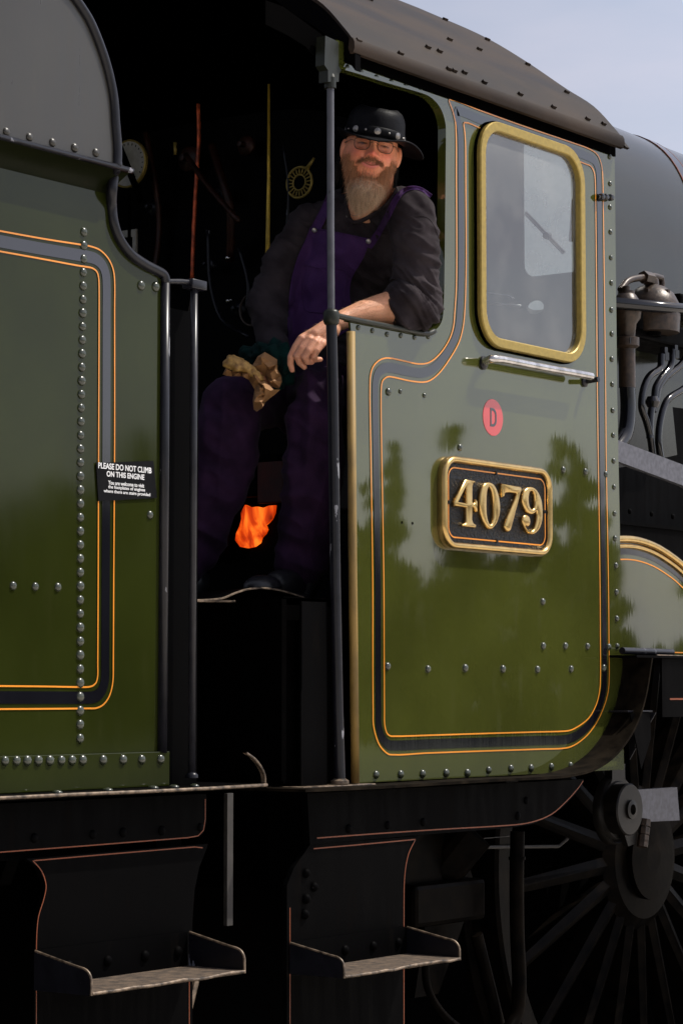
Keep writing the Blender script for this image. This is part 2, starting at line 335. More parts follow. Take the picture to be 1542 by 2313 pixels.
# lining
OUT=[(1013,225),(1021,252),(1027.6,284),(1028.7,400),(1029.5,560),(1028.7,650),(1025.6,700),(1022,739.5),(1012,769),(992,799),(968,818.6),(943,822),(913,816),(874,808.7),(854,814.6),(839,833),(834,863),(835.5,1000),(840,1300),(840.3,1500),(841,1610),(842,1640),(852,1676),(864,1694),(880,1704.5),(960,1701),(1100,1696),(1220,1692),(1276.7,1689.4),(1300,1680),(1323.6,1660.8),(1342,1637),(1355.7,1611),(1367,1580),(1373,1545),(1373,1450),(1371.5,1300),(1367,1050),(1365.4,876),(1362,600),(1360,450),(1359,400),(1356.5,374),(1348,351),(1331,337.7),(1294.6,324),(1180,285),(1080,249)]
INN=[(1046.7,277),(1048,300),(1049.6,330),(1050,420),(1051,560),(1050,650),(1048,700),(1044,739.5),(1034.5,774),(1012,813.6),(988,845),(963,862),(928,861),(880,851),(870,853),(861.5,863),(859,890),(860,1000),(865,1300),(866,1500),(866.5,1605),(867,1636),(871.4,1654),(876,1660),(884,1663),(970,1660.6),(1100,1656.5),(1220,1653),(1272,1651.5),(1290,1648),(1313.7,1634),(1328,1621),(1338.4,1604.4),(1348,1580),(1353.3,1545),(1353.5,1450),(1352.5,1300),(1349,1050),(1346.6,876),(1344.5,600),(1343,450),(1342,407),(1340,390.4),(1333.4,376.8),(1318.7,369.7),(1290,359),(1180,321),(1086,291)]
o3=[Vector((*q,0)) for q in px2(OUT)]; i3=[Vector((*q,0)) for q in px2(INN)]
m3=[(a*.5+b*.5) for a,b in zip(o3,i3)]
bm=bmesh.new()
for src in (o3,i3): ribbon(bm,[(p.x,p.y) for p in cat(src,4,True)],.0044,D-.0022,True)
bmobj('orange_lining',bm,'orange',CS)
bm=bmesh.new(); ribbon(bm,[(p.x,p.y) for p in cat(m3,4,True)],.029,D-.0014,True); bmobj('black_lining_band',bm,'lblack',CS)
# brass edge beading at the cab doorway
bm=bmesh.new(); tube(bm,[(5.614,D-.004,2.622),(5.622,D-.004,2.0),(5.634,D-.004,1.345)],.0125,12)
bmobj('doorway_beading',bm,'brassedge',LOC,True)
# rivets
RC=[(1376,354),(1377,415),(1377,468),(1378,524),(1379,582),(1380,639),(1380,700),(1381,754),(1381,811),(1382,868),(1383,927),(1384,983),(1385,1041),(1386,1100),(1387,1160),(1388,1216),(1390,1277),(1391,1337),(1392,1397),(1393,1459)]
RB=[(849,1750),(904.5,1749),(954,1748),(1007,1746),(1055,1746),(1103,1739.5),(1153,1736),(1198.6,1735),(1244.5,1732),(1288,1729)]
RM=[(875,1505),(966,1511),(1050,1509),(1135,1511),(1213,1512),(1289,1511),(1363,1509)]
RO=[(1225,1359),(1226,1459),(1276,1459),(1326,1460),(1374,1461),(1271,1061),(1321,1065),(1367,1071),(1038,1011),(877,885)]
RS=[(904,884),(958,893),(809,740),(841,747),(874,755),(905,758),(936,762),(967,760),(784.6,151),(815.7,161.6),(850,174),(883.5,184.5),(916,194),(949.5,205)]
rivets('rivets_front_edge',[PY(*p,D-.001) for p in RC],.0098,'rivetg',CS)
rivets('rivets_bottom_row',[PY(*p,D-.001) for p in RB],.0125,'rivetg',CS)
rivets('rivets_middle_row',[PY(*p,D-.001) for p in RM],.012,'rivetg',CS)
rivets('rivets_scattered',[PY(*p,D-.001) for p in RO],.0112,'rivetg',CS)
rivets('rivets_small',[PY(*p,D-.001) for p in RS],.0078,'rivetg',CS)
# little hooks at the front edge and holes
bm=bmesh.new()
for (u,v) in ((1232,292),(1270,307)): lathe(bm,[(.006,0),(.006,.002),(.004,.003)],PY(u,v,D),(0,-1,0),12)
for (u,v) in ((907,1180),(931,1182)): lathe(bm,[(.004,0),(.004,.001)],PY(u,v,D),(0,-1,0),10)
bmobj('small_holes',bm,'sootshade',CS)
bm=bmesh.new()
p=PY(1343,445); q=PY(1372,447)
tube(bm,[p+Vector((0,-.012,0)),q+Vector((0,-.012,0))],.006,8)
for k in (0.25,.55,.95): 
    c=p.lerp(q,k); lathe(bm,[(.007,0),(.012,.004),(.012,.018),(.007,.022)],c+Vector((0,-.001,0)),(0,-1,0),8)
bmobj('lamp_bracket_bolts',bm,'black',CS)
# --- window
_a=PY(1085,260,D-.024); _b=PY(1324.5,827,D-.024); W=(_a.x,_b.x,_b.z,_a.z)
def wl(ins,r=.115): return rrect(W[0]+ins,W[1]-ins,W[2]+ins,W[3]-ins,max(.02,r-ins))
bm=bmesh.new(); frame_ring(bm,wl,[(0,D-.0005),(0,D-.020),(.003,D-.024),(.028,D-.024),(.031,D-.021),(.031,D-.0005)])
WF=bmobj('cab_window',bm,'brassd',LOC,True,35)
bm=bmesh.new(); frame_ring(bm,wl,[(-.004,D-.0006),(-.004,D-.009),(-.001,D-.0095),(-.001,D-.0006)])
bmobj('window_gasket',bm,'sootshade',WF)
m,t,N,L,b=newmat('dusty_window_glass')
N.remove(b); o_=N['Material Output']; gl=N.new('ShaderNodeBsdfGlossy'); gl.inputs['Roughness'].default_value=.015
tr=N.new('ShaderNodeBsdfTransparent'); tr.inputs[0].default_value=(.85,.88,.9,1); fr=N.new('ShaderNodeFresnel'); fr.inputs[0].default_value=2.1
mx=N.new('ShaderNodeMixShader'); L.new(fr.outputs[0],mx.inputs[0]); L.new(tr.outputs[0],mx.inputs[1]); L.new(gl.outputs[0],mx.inputs[2])
df=N.new('ShaderNodeBsdfDiffuse'); df.inputs[0].default_value=(.45,.45,.43,1)
tc=N.new('ShaderNodeTexCoord'); ns=N.new('ShaderNodeTexNoise'); ns.inputs['Scale'].default_value=9; ns.inputs['Detail'].default_value=8; L.new(tc.outputs['Object'],ns.inputs[0])
sx=N.new('ShaderNodeSeparateXYZ'); L.new(tc.outputs['Object'],sx.inputs[0])
zr=N.new('ShaderNodeMapRange'); zr.inputs[1].default_value=3.1; zr.inputs[2].default_value=3.36; zr.inputs[3].default_value=0; zr.inputs[4].default_value=.16; L.new(sx.outputs[2],zr.inputs[0])
mr=N.new('ShaderNodeMapRange'); mr.inputs[1].default_value=.42; mr.inputs[2].default_value=.7; mr.inputs[3].default_value=.05; mr.inputs[4].default_value=.13; L.new(ns.outputs[0],mr.inputs[0])
ad=N.new('ShaderNodeMath'); L.new(mr.outputs[0],ad.inputs[0]); L.new(zr.outputs[0],ad.inputs[1])
m2=N.new('ShaderNodeMixShader'); L.new(ad.outputs[0],m2.inputs[0]); L.new(mx.outputs[0],m2.inputs[1]); L.new(df.outputs[0],m2.inputs[2]); L.new(m2.outputs[0],o_.inputs[0])
M['glass']=m
gl_=wl(.0315); mesh('window_glass',[(q[0],D-.005,q[1]) for q in gl_],[tuple(range(len(gl_)))[::-1]],'glass',WF)
if bpy.data.objects['window_glass'].data.polygons[0].normal.y>0: bpy.data.objects['window_glass'].data.flip_normals()
# --- handrail under the window
bm=bmesh.new(); y1=D-.055
P0=PY(1092,818,D-.004)
pts=[P0,PY(1100,814,D-.03),PY(1110,811,D-.048),PY(1130,812,y1),PY(1160,817.5,y1),PY(1230,831,y1),PY(1300,843.5,y1),PY(1334,850,y1)]
tube(bm,cat(pts,5),[.013]*5+[.0125]*31,18)
HR=bmobj('handrail',bm,'steel',LOC,True,50)
bm=bmesh.new(); lathe(bm,[(.021,-.001),(.021,.006),(.014,.010)],PY(1090,820,D),(0,-1,0),20)
b0=PY(1318,862,D); tube(bm,[b0,b0+Vector((0,-.055,.004))],.009,12); lathe(bm,[(.018,-.001),(.018,.006),(.01,.012)],b0,(0,-1,0),16)
bmobj('rail_foot',bm,'iron',HR,True,50)
# --- D disc
bm=bmesh.new(); c=PY(1112,943); lathe(bm,[(.057,0),(.057,.0008),(.0565,.0014)],(c.x,D,c.z),(0,-1,0),48); DD=bmobj('route_disc',bm,'red',LOC)
bm=bmesh.new()
def dloop(k,wd=.034,ht=.056):
    x0,x1,z0,z1=c.x-.017+k,c.x+.019-k,c.z-.0285+k*1.0,c.z+.0285-k
    r=(z1-z0)/2*.72; pts=[(x0,z0)]+[(x1-r+r*math.sin(a),z0+r-r*math.cos(a)) for a in [PI/2*q/8 for q in range(9)]]+[(x1-r+r*math.cos(a),z1-r+r*math.sin(a)) for a in [PI/2*q/8 for q in range(9)]]+[(x0,z1)]
    return pts
prism(bm,[dloop(0),dloop(.0075)],D-.0022,D-.0015); bmobj('letter_d',bm,'lblack',DD)
# --- number plate
yb=D; yf=D-.020; _a=PY(1004.6,1029.8,yf-.006); _b=PY(1247,1254.5,yf-.006); PX0,PX1,PZ0,PZ1=_a.x,_b.x,_b.z,_a.z
dx=.0
def pl(ins,r=.062): return rrect(PX0+ins,PX1-ins,PZ0+ins,PZ1-ins,max(.01,r-ins))
bm=bmesh.new(); prism(bm,[pl(-.004,.066)],yf+.004,yb+.0-.0004)
NP=bmobj('number_plate',bm,'plateblk',LOC)
bm=bmesh.new(); frame_ring(bm,pl,[(-.004,yb-.0006),(-.006,yf+.004),(-.003,yf-.004),(.003,yf-.009),(.010,yf-.008),(.015,yf-.001),(.016,yf+.003),(.012,yf+.0035)])
bmobj('brass_surround',bm,'brass',NP,True,50)
bm=bmesh.new(); ribbon(bm,pl(.030,.062),.0042,yf+.0024,True); bmobj('orange_plate_line',bm,M['orange'],NP)
bm=bmesh.new()
for (u,v) in ((1121,1068),(1123,1222),(1014,1134),(1230,1156)):
    q=PY(u,v,yf); lathe(bm,[(.0055,-.003),(.0055,.0020),(.004,.003),(.002,.003)],(q.x,yf+.002,q.z),(0,-1,0),14)
bmobj('plate_screws',bm,'plateblk',NP,True,40)
def dig(ox,oy,sc,loops):
    r=[]
    for lp in loops:
        r.append([ (PY(ox+x*sc,oy+y*sc,yf-.006)) for (x,y) in lp])
    return [[(p.x,p.z) for p in l] for l in r]
k1=110/1542
def sm(l,n=3): return [(p.x,p.y) for p in cat([(x,y,0) for x,y in l],n,True)]
four=[[(430,175),(730,210),(755,260),(735,300),(690,300),(672,345),(660,400),(655,880),(700,940),(740,900),(745,850),(705,815),(760,815),(815,850),(815,1220),(775,1210),(745,1130),(700,1070),(655,1060),(650,1440),(675,1530),(725,1585),(775,1600),(765,1725),(345,1665),(345,1590),(430,1570),(465,1500),(468,1075),(88,1030),(88,870)],[(465,370),(205,885),(465,930)]]
zero=[sm([(1180,265),(1330,330),(1450,560),(1525,900),(1530,1230),(1450,1520),(1350,1680),(1240,1765),(1110,1680),(990,1480),(915,1180),(895,850),(930,540),(1030,320)]),sm([(1190,430),(1270,560),(1320,800),(1335,1100),(1330,1400),(1260,1590),(1215,1600),(1150,1480),(1110,1250),(1105,900),(1120,600),(1160,450)])]
seven=[[(140,165),(790,265),(805,330),(795,440),(765,500),(740,620),(690,830),(640,1000),(580,1240),(520,1460),(470,1640),(430,1690),(385,1700),(320,1650),(280,1560),(280,1460),(370,1220),(480,960),(600,680),(655,510),(640,475),(400,465),(300,480),(275,520),(255,600),(190,605),(185,210)]]
nine=[[(p) for p in sm([(1100,275),(1230,310),(1350,460),(1440,690),(1475,950),(1475,1250),(1440,1450),(1370,1620),(1260,1750),(1160,1785),(1030,1730),(930,1610),(860,1450),(840,1330),(860,1210),(940,1155),(1040,1200),(1085,1330),(1080,1460),(1020,1535),(950,1510),(940,1540),(1000,1640),(1090,1680),(1180,1640),(1240,1520),(1285,1330),(1300,1180),(1290,1060),(1200,1130),(1100,1150),(980,1080),(890,930),(840,760),(835,600),(880,420),(970,310)],2)],sm([(1130,410),(1200,480),(1235,640),(1240,800),(1215,930),(1160,985),(1100,950),(1050,830),(1035,650),(1060,480)])]
def relief(bm,loops,y0,y1):
    def area(l): return sum(l[i][0]*l[(i+1)%len(l)][1]-l[(i+1)%len(l)][0]*l[i][1] for i in range(len(l)))/2
    caps=[]
    for li,l in enumerate(loops):
        l=[Vector((q[0],q[1])) for q in l]
        if (area(l)>0)!=(li==0): l=l[::-1]
        n=len(l); nr=[]
        for i in range(n):
            e1=(l[i]-l[i-1]).normalized(); e2=(l[(i+1)%n]-l[i]).normalized(); n1=Vector((-e1.y,e1.x)); n2=Vector((-e2.y,e2.x)); m=n1+n2
            m=m.normalized() if m.length>1e-6 else n1; nr.append(m*min(1.4,1/max(.5,m.dot(n1))))
        rings=[]
        for (k,y) in ((0,y0),(0,y1+.0052),(.0008,y1+.0028),(.0024,y1+.0010),(.0042,y1)):
            rings.append([bm.verts.new((l[i].x+nr[i].x*k,y,l[i].y+nr[i].y*k)) for i in range(n)])
        for q in range(4):
            for i in range(n): bm.faces.new((rings[q][i],rings[q][(i+1)%n],rings[q+1][(i+1)%n],rings[q+1][i]))
        caps.append(rings[-1])
    es=[]
    for r_ in caps:
        for i in range(len(r_)): es.append(bm.edges.get((r_[i],r_[(i+1)%len(r_)])))
    bmesh.ops.triangle_fill(bm,use_beauty=True,use_dissolve=False,edges=es)
for lps,ox,oy in ((four,1020,1070),(zero,1020,1070),(seven,1120,1080),(nine,1120,1080)):
    t=dig(ox,oy,k1,lps); bm=bmesh.new(); relief(bm,t,yf+.004,yf-.0072)
    bmobj('numeral',bm,'brass',NP,True,40)
# --- roof
ye=4.04
cF=PY(1405,312,ye); XF=cF.x; cRr=PY(800,95,ye); XRr=cRr.x
prof=[(q.y,q.z) for q in (PX(u,v,XF) for (u,v) in ((1405,312),(1389,292),(1340,240),(1279,201),(1191,141),(1101,87),(1006,44),(886,-2)))]
prof+=[(5.2,4.135),(YC,4.165)]
prof=[(p.x,p.y) for p in cat([(a,b_,0) for a,b_ in prof],4)]
prof+=[(2*YC-a,b_) for a,b_ in prof[::-1][1:]]
under=[(a,b_-.012) for a,b_ in prof]
bm=bmesh.new()
def roofx(t,x): # rear end swept slightly
    return x
ns_=16
ring=[]
for k in range(ns_+1):
    x=XRr+(XF-XRr)*k/ns_
    ring.append(([bm.verts.new((x,a,b_)) for a,b_ in prof],[bm.verts.new((x,a,b_)) for a,b_ in under]))
for k in range(ns_):
    for i in range(len(prof)-1):
        bm.faces.new((ring[k][0][i],ring[k][0][i+1],ring[k+1][0][i+1],ring[k+1][0][i])); bm.faces.new((ring[k][1][i+1],ring[k][1][i],ring[k+1][1][i],ring[k+1][1][i+1]))
for k in (0,ns_):
    for i in range(len(prof)-1): bm.faces.new((ring[k][0][i],ring[k][1][i],ring[k][1][i+1],ring[k][0][i+1]))
for i in (0,len(prof)-1):
    for k in range(ns_): bm.faces.new((ring[k][0][i],ring[k+1][0][i],ring[k+1][1][i],ring[k][1][i]))
RF=bmobj('cab_roof',bm,'roof',LOC,True,40); RF.data.materials.append(M['sootshade'])
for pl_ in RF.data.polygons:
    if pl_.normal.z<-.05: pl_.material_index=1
# eave moulding: rounded gutter strip
bm=bmesh.new(); e0=cF.z
gp=[(ye+.012,e0+.012),(ye,e0+.008),(ye-.006,e0-.004),(ye-.007,e0-.022),(ye-.002,e0-.034),(ye+.010,e0-.036),(ye+.016,e0-.02)]
prism(bm,[gp],XRr-.008,XF+.002,'x'); bmobj('eave_strip',bm,'roof',RF,True,35)
bm=bmesh.new(); box(bm,(5.585,D-.004,3.372+.022),(7.126,D-.0005,3.45)); bmobj('eave_shade_strip',bm,'sootshade',CS)  # black strip added for the shade below the roof overhang
# rear arch rib below the roof edge
bm=bmesh.new(); a1=[(a,b_-.0125) for a,b_ in prof]; a2=[(a+.02*(1 if a<YC else -1)*0,b_-.085) for a,b_ in prof[::-1]]
prism(bm,[a1+a2],XRr+.004,XRr+.03,'x'); bmobj('rear_roof_rib',bm,'frame',RF)
# roof bolt heads
def roofpt(u,v):
    # intersect the pixel ray with the roof surface
    d=ray(u,v)
    for i in range(len(prof)-1):
        a,b_=prof[i],prof[i+1]
        # plane through segment parallel to X
        n_=Vector((0,-(b_[1]-a[1]),(b_[0]-a[0]))); k=(Vector((0,a[0],a[1]))-CAM).dot(n_)/d.dot(n_); q=CAM+d*k
        if a[0]-1e-4<=q.y<=b_[0]+1e-4 and k>0 and XRr-.1<q.x<XF+.1: return q,n_.normalized()
    return None
for (u,v) in ((965,108),(991,117),(1014,91),(1081,113),(1004,46),(1099,91),(1190,147),(1278,210),(903,122),(1012,157),(1024,161),(1047,165),(808,93),(835,0),(709,27),(1092,187),(1173,214),(1248,243),(1325,270),(1361,281)):
    r_=roofpt(u,v)
    if not r_: continue
    q,n_=r_; n_=n_ if n_.z>0 else -n_
    a=Vector((1,0,0)); b_=n_.cross(a)
    t=bmesh.new(); bmesh.ops.create_cube(t,size=1)
    for vv in t.verts: vv.co=q+a*vv.co.x*.022+b_*vv.co.y*.009+n_*(vv.co.z*.011+.003)
    bmobj('roof_bolt',t,'roof',RF)
# rain strip at front corner
bm=bmesh.new(); prism(bm,[[(ye-.01,e0-.03),(ye+.05,e0+.045),(ye+.3,e0+.245),(ye+.3,e0+.235),(ye+.05,e0+.03),(ye+.0,e0-.034)]],XF+.004,XF+.03,'x'); bmobj('front_rain_strip',bm,'roof',RF)
# --- cab pillar
bm=bmesh.new(); pts=[PY(745.5,95,D+.01),PY(746,200),PY(746.5,500),PY(747.5,700)]
tube(bm,pts,.0105,16); PIL=bmobj('cab_pillar',bm,'ironp',LOC,True,60)
bm=bmesh.new(); pts=[PY(748,716),PY(752,900),PY(757,1300),PY(763,1600),PY(767,1763)]
tube(bm,pts,[.0155,.0155,.015,.015,.0165],16); bmobj('lower_pillar',bm,'iron',PIL,True,60)
bm=bmesh.new(); q=PY(748,716); lathe(bm,[(.012,-.026),(.02,-.02),(.023,-.012),(.023,.012),(.02,.018),(.012,.022)],q,(0,0,1),24)
bmobj('pillar_joint',bm,'olive',PIL,True,40)
bm=bmesh.new(); q=PY(741,160); 
prism(bm,[px2([(727,82),(757,96),(757,150),(763,160),(758,168),(757,186),(733,186),(733,160),(725,148)])],D-.012,D+.02)
lathe(bm,[(.017,-.03),(.017,.0),(.013,.01)],PY(745.5,176),(0,0,1),18)
bmobj('pillar_head_bracket',bm,'olive',PIL,False)
bm=bmesh.new(); prism(bm,[px2([(600,55),(650,80),(690,105),(722,140),(726,142),(727,78),(640,15),(600,0)],D+.03)],D+.03,D+.034); bmobj('roof_gusset',bm,'sootshade',PIL)
# ledge rail
bm=bmesh.new(); pts=[PY(756,712,D-.004),PY(800,722,D-.006),PY(860,734,D-.006),PY(925,747,D-.006),PY(950,752,D-.006),PY(968,753,D-.006),PY(983,746,D-.005)]
tube(bm,cat(pts,4),[.0085]*24+[.004],12); bmobj('ledge_rail',bm,'olive',PIL,True,60)
# foot of pillar + tread
bm=bmesh.new(); lathe(bm,[(.026,0),(.026,.008),(.017,.014)],PY(767,1770),(0,0,1),20)
box(bm,(5.36,D-.03,1.333),(5.70,D+.2,1.343),.003); bmobj('pillar_foot',bm,'worn',PIL,True,40)
# --- footplate angle sweeping round the cab corner
yo=D-.105
path=[(690,1786),(850,1779),(1000,1770),(1150,1761),(1240,1757),(1290,1752),(1335,1741),(1370,1722),(1400,1695),(1428,1655),(1448,1610),(1461,1560),(1469,1510),(1473,1484)]
pw=[(q.x,q.z) for q in cat([(*a,0) for a in px2(path,yo)],4) for q in [Vector((q.x,0,q.y))]]
bm=bmesh.new(); n=len(pw); rin=[]
for i in range(n):
    a=Vector(pw[max(i-1,0)]); b_=Vector(pw[min(i+1,n-1)]); t=(b_-a).normalized(); m=Vector((-t.y,t.x))*.004
    p=Vector(pw[i]); rin.append([bm.verts.new((q.x,yy,q.y)) for q,yy in ((p+m,yo),(p-m,yo),(p-m,D+.12),(p+m,D+.12))])
for i in range(n-1):
    for k in range(4): bm.faces.new((rin[i][k],rin[i][(k+1)%4],rin[i+1][(k+1)%4],rin[i+1][k]))
bm.faces.new(rin[0]); bm.faces.new(rin[-1][::-1])
M['fplate']=simple('footplate_edge',(.008,.006,.004),.7,0,ior=1.08,var=.6,scale=18)
FP=bmobj('footplate',bm,'fplate',LOC,True,40)
bm=bmesh.new(); q=PY(1474,1483,yo)
box(bm,(7.06,yo,q.z-.004),(9.6,D-.001,q.z+.004)); box(bm,(7.25,yo+.012,q.z-.20),(9.6,yo+.02,q.z-.005))
bmobj('running_plate',bm,'frame',FP)
bm=bmesh.new(); tube(bm,[(7.20,yo+.005,q.z+.004),(9.6,yo+.005,q.z+.004)],.003,6); bmobj('worn_edge',bm,'worn',FP)
bm=bmesh.new(); zz=PY(1500,1579,yo+.01).z; ribbon(bm,[(7.30,zz),(9.6,zz)],.006,yo+.0105); bmobj('valance_lining',bm,'dorange',FP)
bm=bmesh.new(); tube(bm,[PY(1404,1470,D-.03),PY(1516,1474,D-.03)],.012,12); bmobj('oil_pipe',bm,'iron',FP,True,60)
# little step and gusset on the curve
sz=PY(1445,1607,yo).z
bm=bmesh.new(); box(bm,(PY(1372,1607,D).x,yo+.03,sz-.003),(7.218,D-.0005,sz+.003),.001)
prism(bm,[[(yo+.004,sz-.004),(D-.001,sz-.004),(D-.001,sz-.16)]],7.19,7.196,'x')
bmobj('corner_step',bm,'iron',FP)
bm=bmesh.new(); prism(bm,[[(7.05,sz-.006),(7.185,sz-.006),(7.185,sz-.09),(7.12,sz-.19)]],yo+.02,yo+.024); bmobj('step_gusset',bm,'frame',FP)
# --- valance under the cab and its lining
bm=bmesh.new(); yv=D-.03
va=px2([(694,1792),(1318,1760),(1300,1792),(1272,1822),(1240,1846),(1200,1862),(1150,1870),(950,1886),(700,1908)],yv); prism(bm,[va],yv,yv+.02)
# hanger plate of the step
hp=px2([(700,1908),(950,1888),(930,1915),(918,1960),(914,2010),(914,2420),(648,2420),(648,2000),(664,1960)],yv+.004); prism(bm,[hp],yv+.004,yv+.018)
VAL=bmobj('cab_valance',bm,'frame',LOC)
bm=bmesh.new()
for l in ([(716,1893),(850,1883),(1000,1873),(1150,1864),(1200,1857),(1245,1839),(1280,1808),(1305,1780),(1316,1764)],):
    ribbon(bm,[(p.x,p.y) for p in cat([(*a,0) for a in px2(l,yv-.001)],4)],.0036,yv-.001)
bmobj('orange_line',bm,'dorange',VAL)
bm=bmesh.new()
for l in ([(708,1917),(800,1909),(938,1896),(922,1930),(914,1975),(912,2030),(912,2420)],[(655,2050),(655,2420)]):
    ribbon(bm,[(p.x,p.y) for p in (cat([(*a,0) for a in px2(l[2:],yv+.003)],4) if len(l)>3 else [Vector((*a,0)) for a in px2(l,yv+.003)])],.0034,yv+.003)
    if len(l)>3: ribbon(bm,px2(l[:3],yv+.003),.0034,yv+.003)
bmobj('step_lining',bm,'dorange',VAL)
rivets('valance_rivets',[PY(u,v,yv) for (u,v) in ((787,1872),(875,1864),(955,1857),(1168,1843),(1187,1808))],.0125,'frame',VAL)
rivets('hanger_bolts',[PY(u,v,yv+.004) for (u,v) in ((690,1972),(708,2003),(690,2030),(687,2065))],.014,'frame',VAL,h=1)
# --- steps
def step(u0,u1,vback,y0,proj,parent,ht=.075):
    a=PY(u0,vback[0],y0); b_=PY(u1,vback[1],y0); z=a.z-ht; x0,x1=a.x,b_.x
    bm=bmesh.new(); box(bm,(x0,y0-.006,z),(x1,y0-.0005,z+ht)); bk=bmobj('step_back',bm,'frame',parent)
    bm=bmesh.new(); box(bm,(x0-.004,y0-proj,z-.009),(x1+.004,y0-.006,z),.002); tr=bmobj('step_tread',bm,'tread',parent)
    lp=[(y0-.0065,z+ht*.98),(y0-proj*.74,z+ht*.66)]+[(y0-proj+.03-.03*math.sin(q),z+ht*.62-.03+.03*math.cos(q)) for q in [.2,.5,.8,1.1,1.4]]+[(y0-proj,z-.008),(y0-.0065,z-.008)]
    for xx in (x0-.010,x1+.0042):
        bm=bmesh.new(); prism(bm,[lp],xx,xx+.006,'x'); bmobj('step_end',bm,'iron',parent)
    bm=bmesh.new()
    for xx in (x0-.007,x1+.007):
        tube(bm,[(xx,p[0],p[1]) for p in lp[:8]],.0036,8)
    tube(bm,[(x0-.006,y0-proj-.001,z-.004)]+[(x0+(x1-x0)*k/12,y0-proj-.001,z-.004+random.uniform(-.0025,.0025)) for k in range(1,12)]+[(x1+.006,y0-proj-.001,z-.004)],.0042,8)
    bmobj('worn_lip',bm,'worn',parent,True,60)
    rivets('step_rivets',[(x0+(x1-x0)*k,y0-.006,z+ht*.45) for k in (.2,.45,.7,.93)],.014,'frame',parent,h=.7)
step(655,912,(2128,2093),yv+.003,.185,VAL)
# --- main frames, firebox and the dark works below
bm=bmesh.new()
box(bm,(5.5,YC-.62,.75),(12,YC-.59,1.5)); box(bm,(5.5,YC+.59,.75),(12,YC+.62,1.5))
box(bm,(5.45,YC-1.2,1.05),(5.55,YC+1.2,1.62))   # drag beam
bmobj('main_frames',bm,'sootshade',LOC)
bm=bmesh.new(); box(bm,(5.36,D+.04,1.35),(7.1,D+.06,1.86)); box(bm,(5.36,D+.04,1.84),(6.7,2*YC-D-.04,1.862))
box(bm,(5.34,D+.03,1.36),(5.36,2*YC-D,1.855)); bmobj('cab_floor',bm,'sootshade',LOC)
# fall plate edge, buckled
bm=bmesh.new()
pts=cat([PY(382,1357,D+.16),PY(450,1356,D+.16),PY(500,1352,D+.15),PY(528,1341,D+.15),PY(560,1331,D+.15),PY(600,1329,D+.15),PY(640,1336,D+.15),PY(685,1350,D+.15)],4)
rr=[]
for p in pts: rr.append([bm.verts.new(p+Vector(q)) for q in ((0,0,0.002),(0,0,-.002),(.25,.5,-.002),(.25,.5,.002))])
for i in range(len(rr)-1):
    for k in range(4): bm.faces.new((rr[i][k],rr[i][(k+1)%4],rr[i+1][(k+1)%4],rr[i+1][k]))
FPL=bmobj('fall_plate',bm,'frame',LOC,True,50)
bm=bmesh.new(); tube(bm,[p+Vector((0,-.001,0)) for p in pts],.003,6); tube(bm,[PY(382,1357,D+.158),PY(530,1358,D+.158)],.0035,6); bmobj('worn_plate_edge',bm,'worn',FPL)
bm=bmesh.new(); prism(bm,[px2([(680,1358),(738,1360),(738,1782),(680,1782)],D+.01)],D+.01,D+.016); tube(bm,[PY(681,1358,D+.008),PY(681,1560,D+.008)],.0018,6); bmobj('cab_end_panel',bm,'frame',LOC)
# front plate of cab, with spectacle window, and backhead
bm=bmesh.new()
fp=[(ye+.05,1.86)]+[(a,b_-.008) for a,b_ in prof if a>ye+.03 and a<2*YC-ye-.03]+[(2*YC-ye-.05,1.86)]
spec=rrect(4.12,4.425,3.015,3.52,.045)
_c=PX(1208,694,7.1); hole=[(_c.y+.034*math.cos(q*PI/12),_c.z+.024*math.sin(q*PI/12)) for q in range(24)]
prism(bm,[fp,spec,hole],7.10,7.106,'x')
for yy in (2*YC-D-.006,): box(bm,(5.6,yy,1.35),(7.12,yy+.006,3.45))
CF=bmobj('cab_front_plate',bm,'sootshade',LOC)
m,t,N,L,b=newmat('sunlit_dusty_spectacle_glass'); N.remove(b)
tr=N.new('ShaderNodeBsdfTransparent'); tr.inputs[0].default_value=(.8,.82,.82,1); tl=N.new('ShaderNodeBsdfTranslucent'); tl.inputs[0].default_value=(.30,.33,.34,1)
ns=N.new('ShaderNodeTexNoise'); ns.inputs['Scale'].default_value=14; ns.inputs['Detail'].default_value=6; tc=N.new('ShaderNodeTexCoord'); L.new(tc.outputs['Object'],ns.inputs[0])
mr=N.new('ShaderNodeMapRange'); mr.inputs[1].default_value=.35; mr.inputs[2].default_value=.65; mr.inputs[3].default_value=.35; mr.inputs[4].default_value=.65; L.new(ns.outputs[0],mr.inputs[0])
mx=N.new('ShaderNodeMixShader'); L.new(mr.outputs[0],mx.inputs[0]); L.new(tr.outputs[0],mx.inputs[1]); L.new(tl.outputs[0],mx.inputs[2]); L.new(mx.outputs[0],N['Material Output'].inputs[0]); M['clearglass']=m
bm=bmesh.new(); prism(bm,[rrect(4.115,4.43,2.9,3.525,.05)],7.11,7.1101,'x'); SPG=bmobj('spectacle_glass',bm,'clearglass',CF)
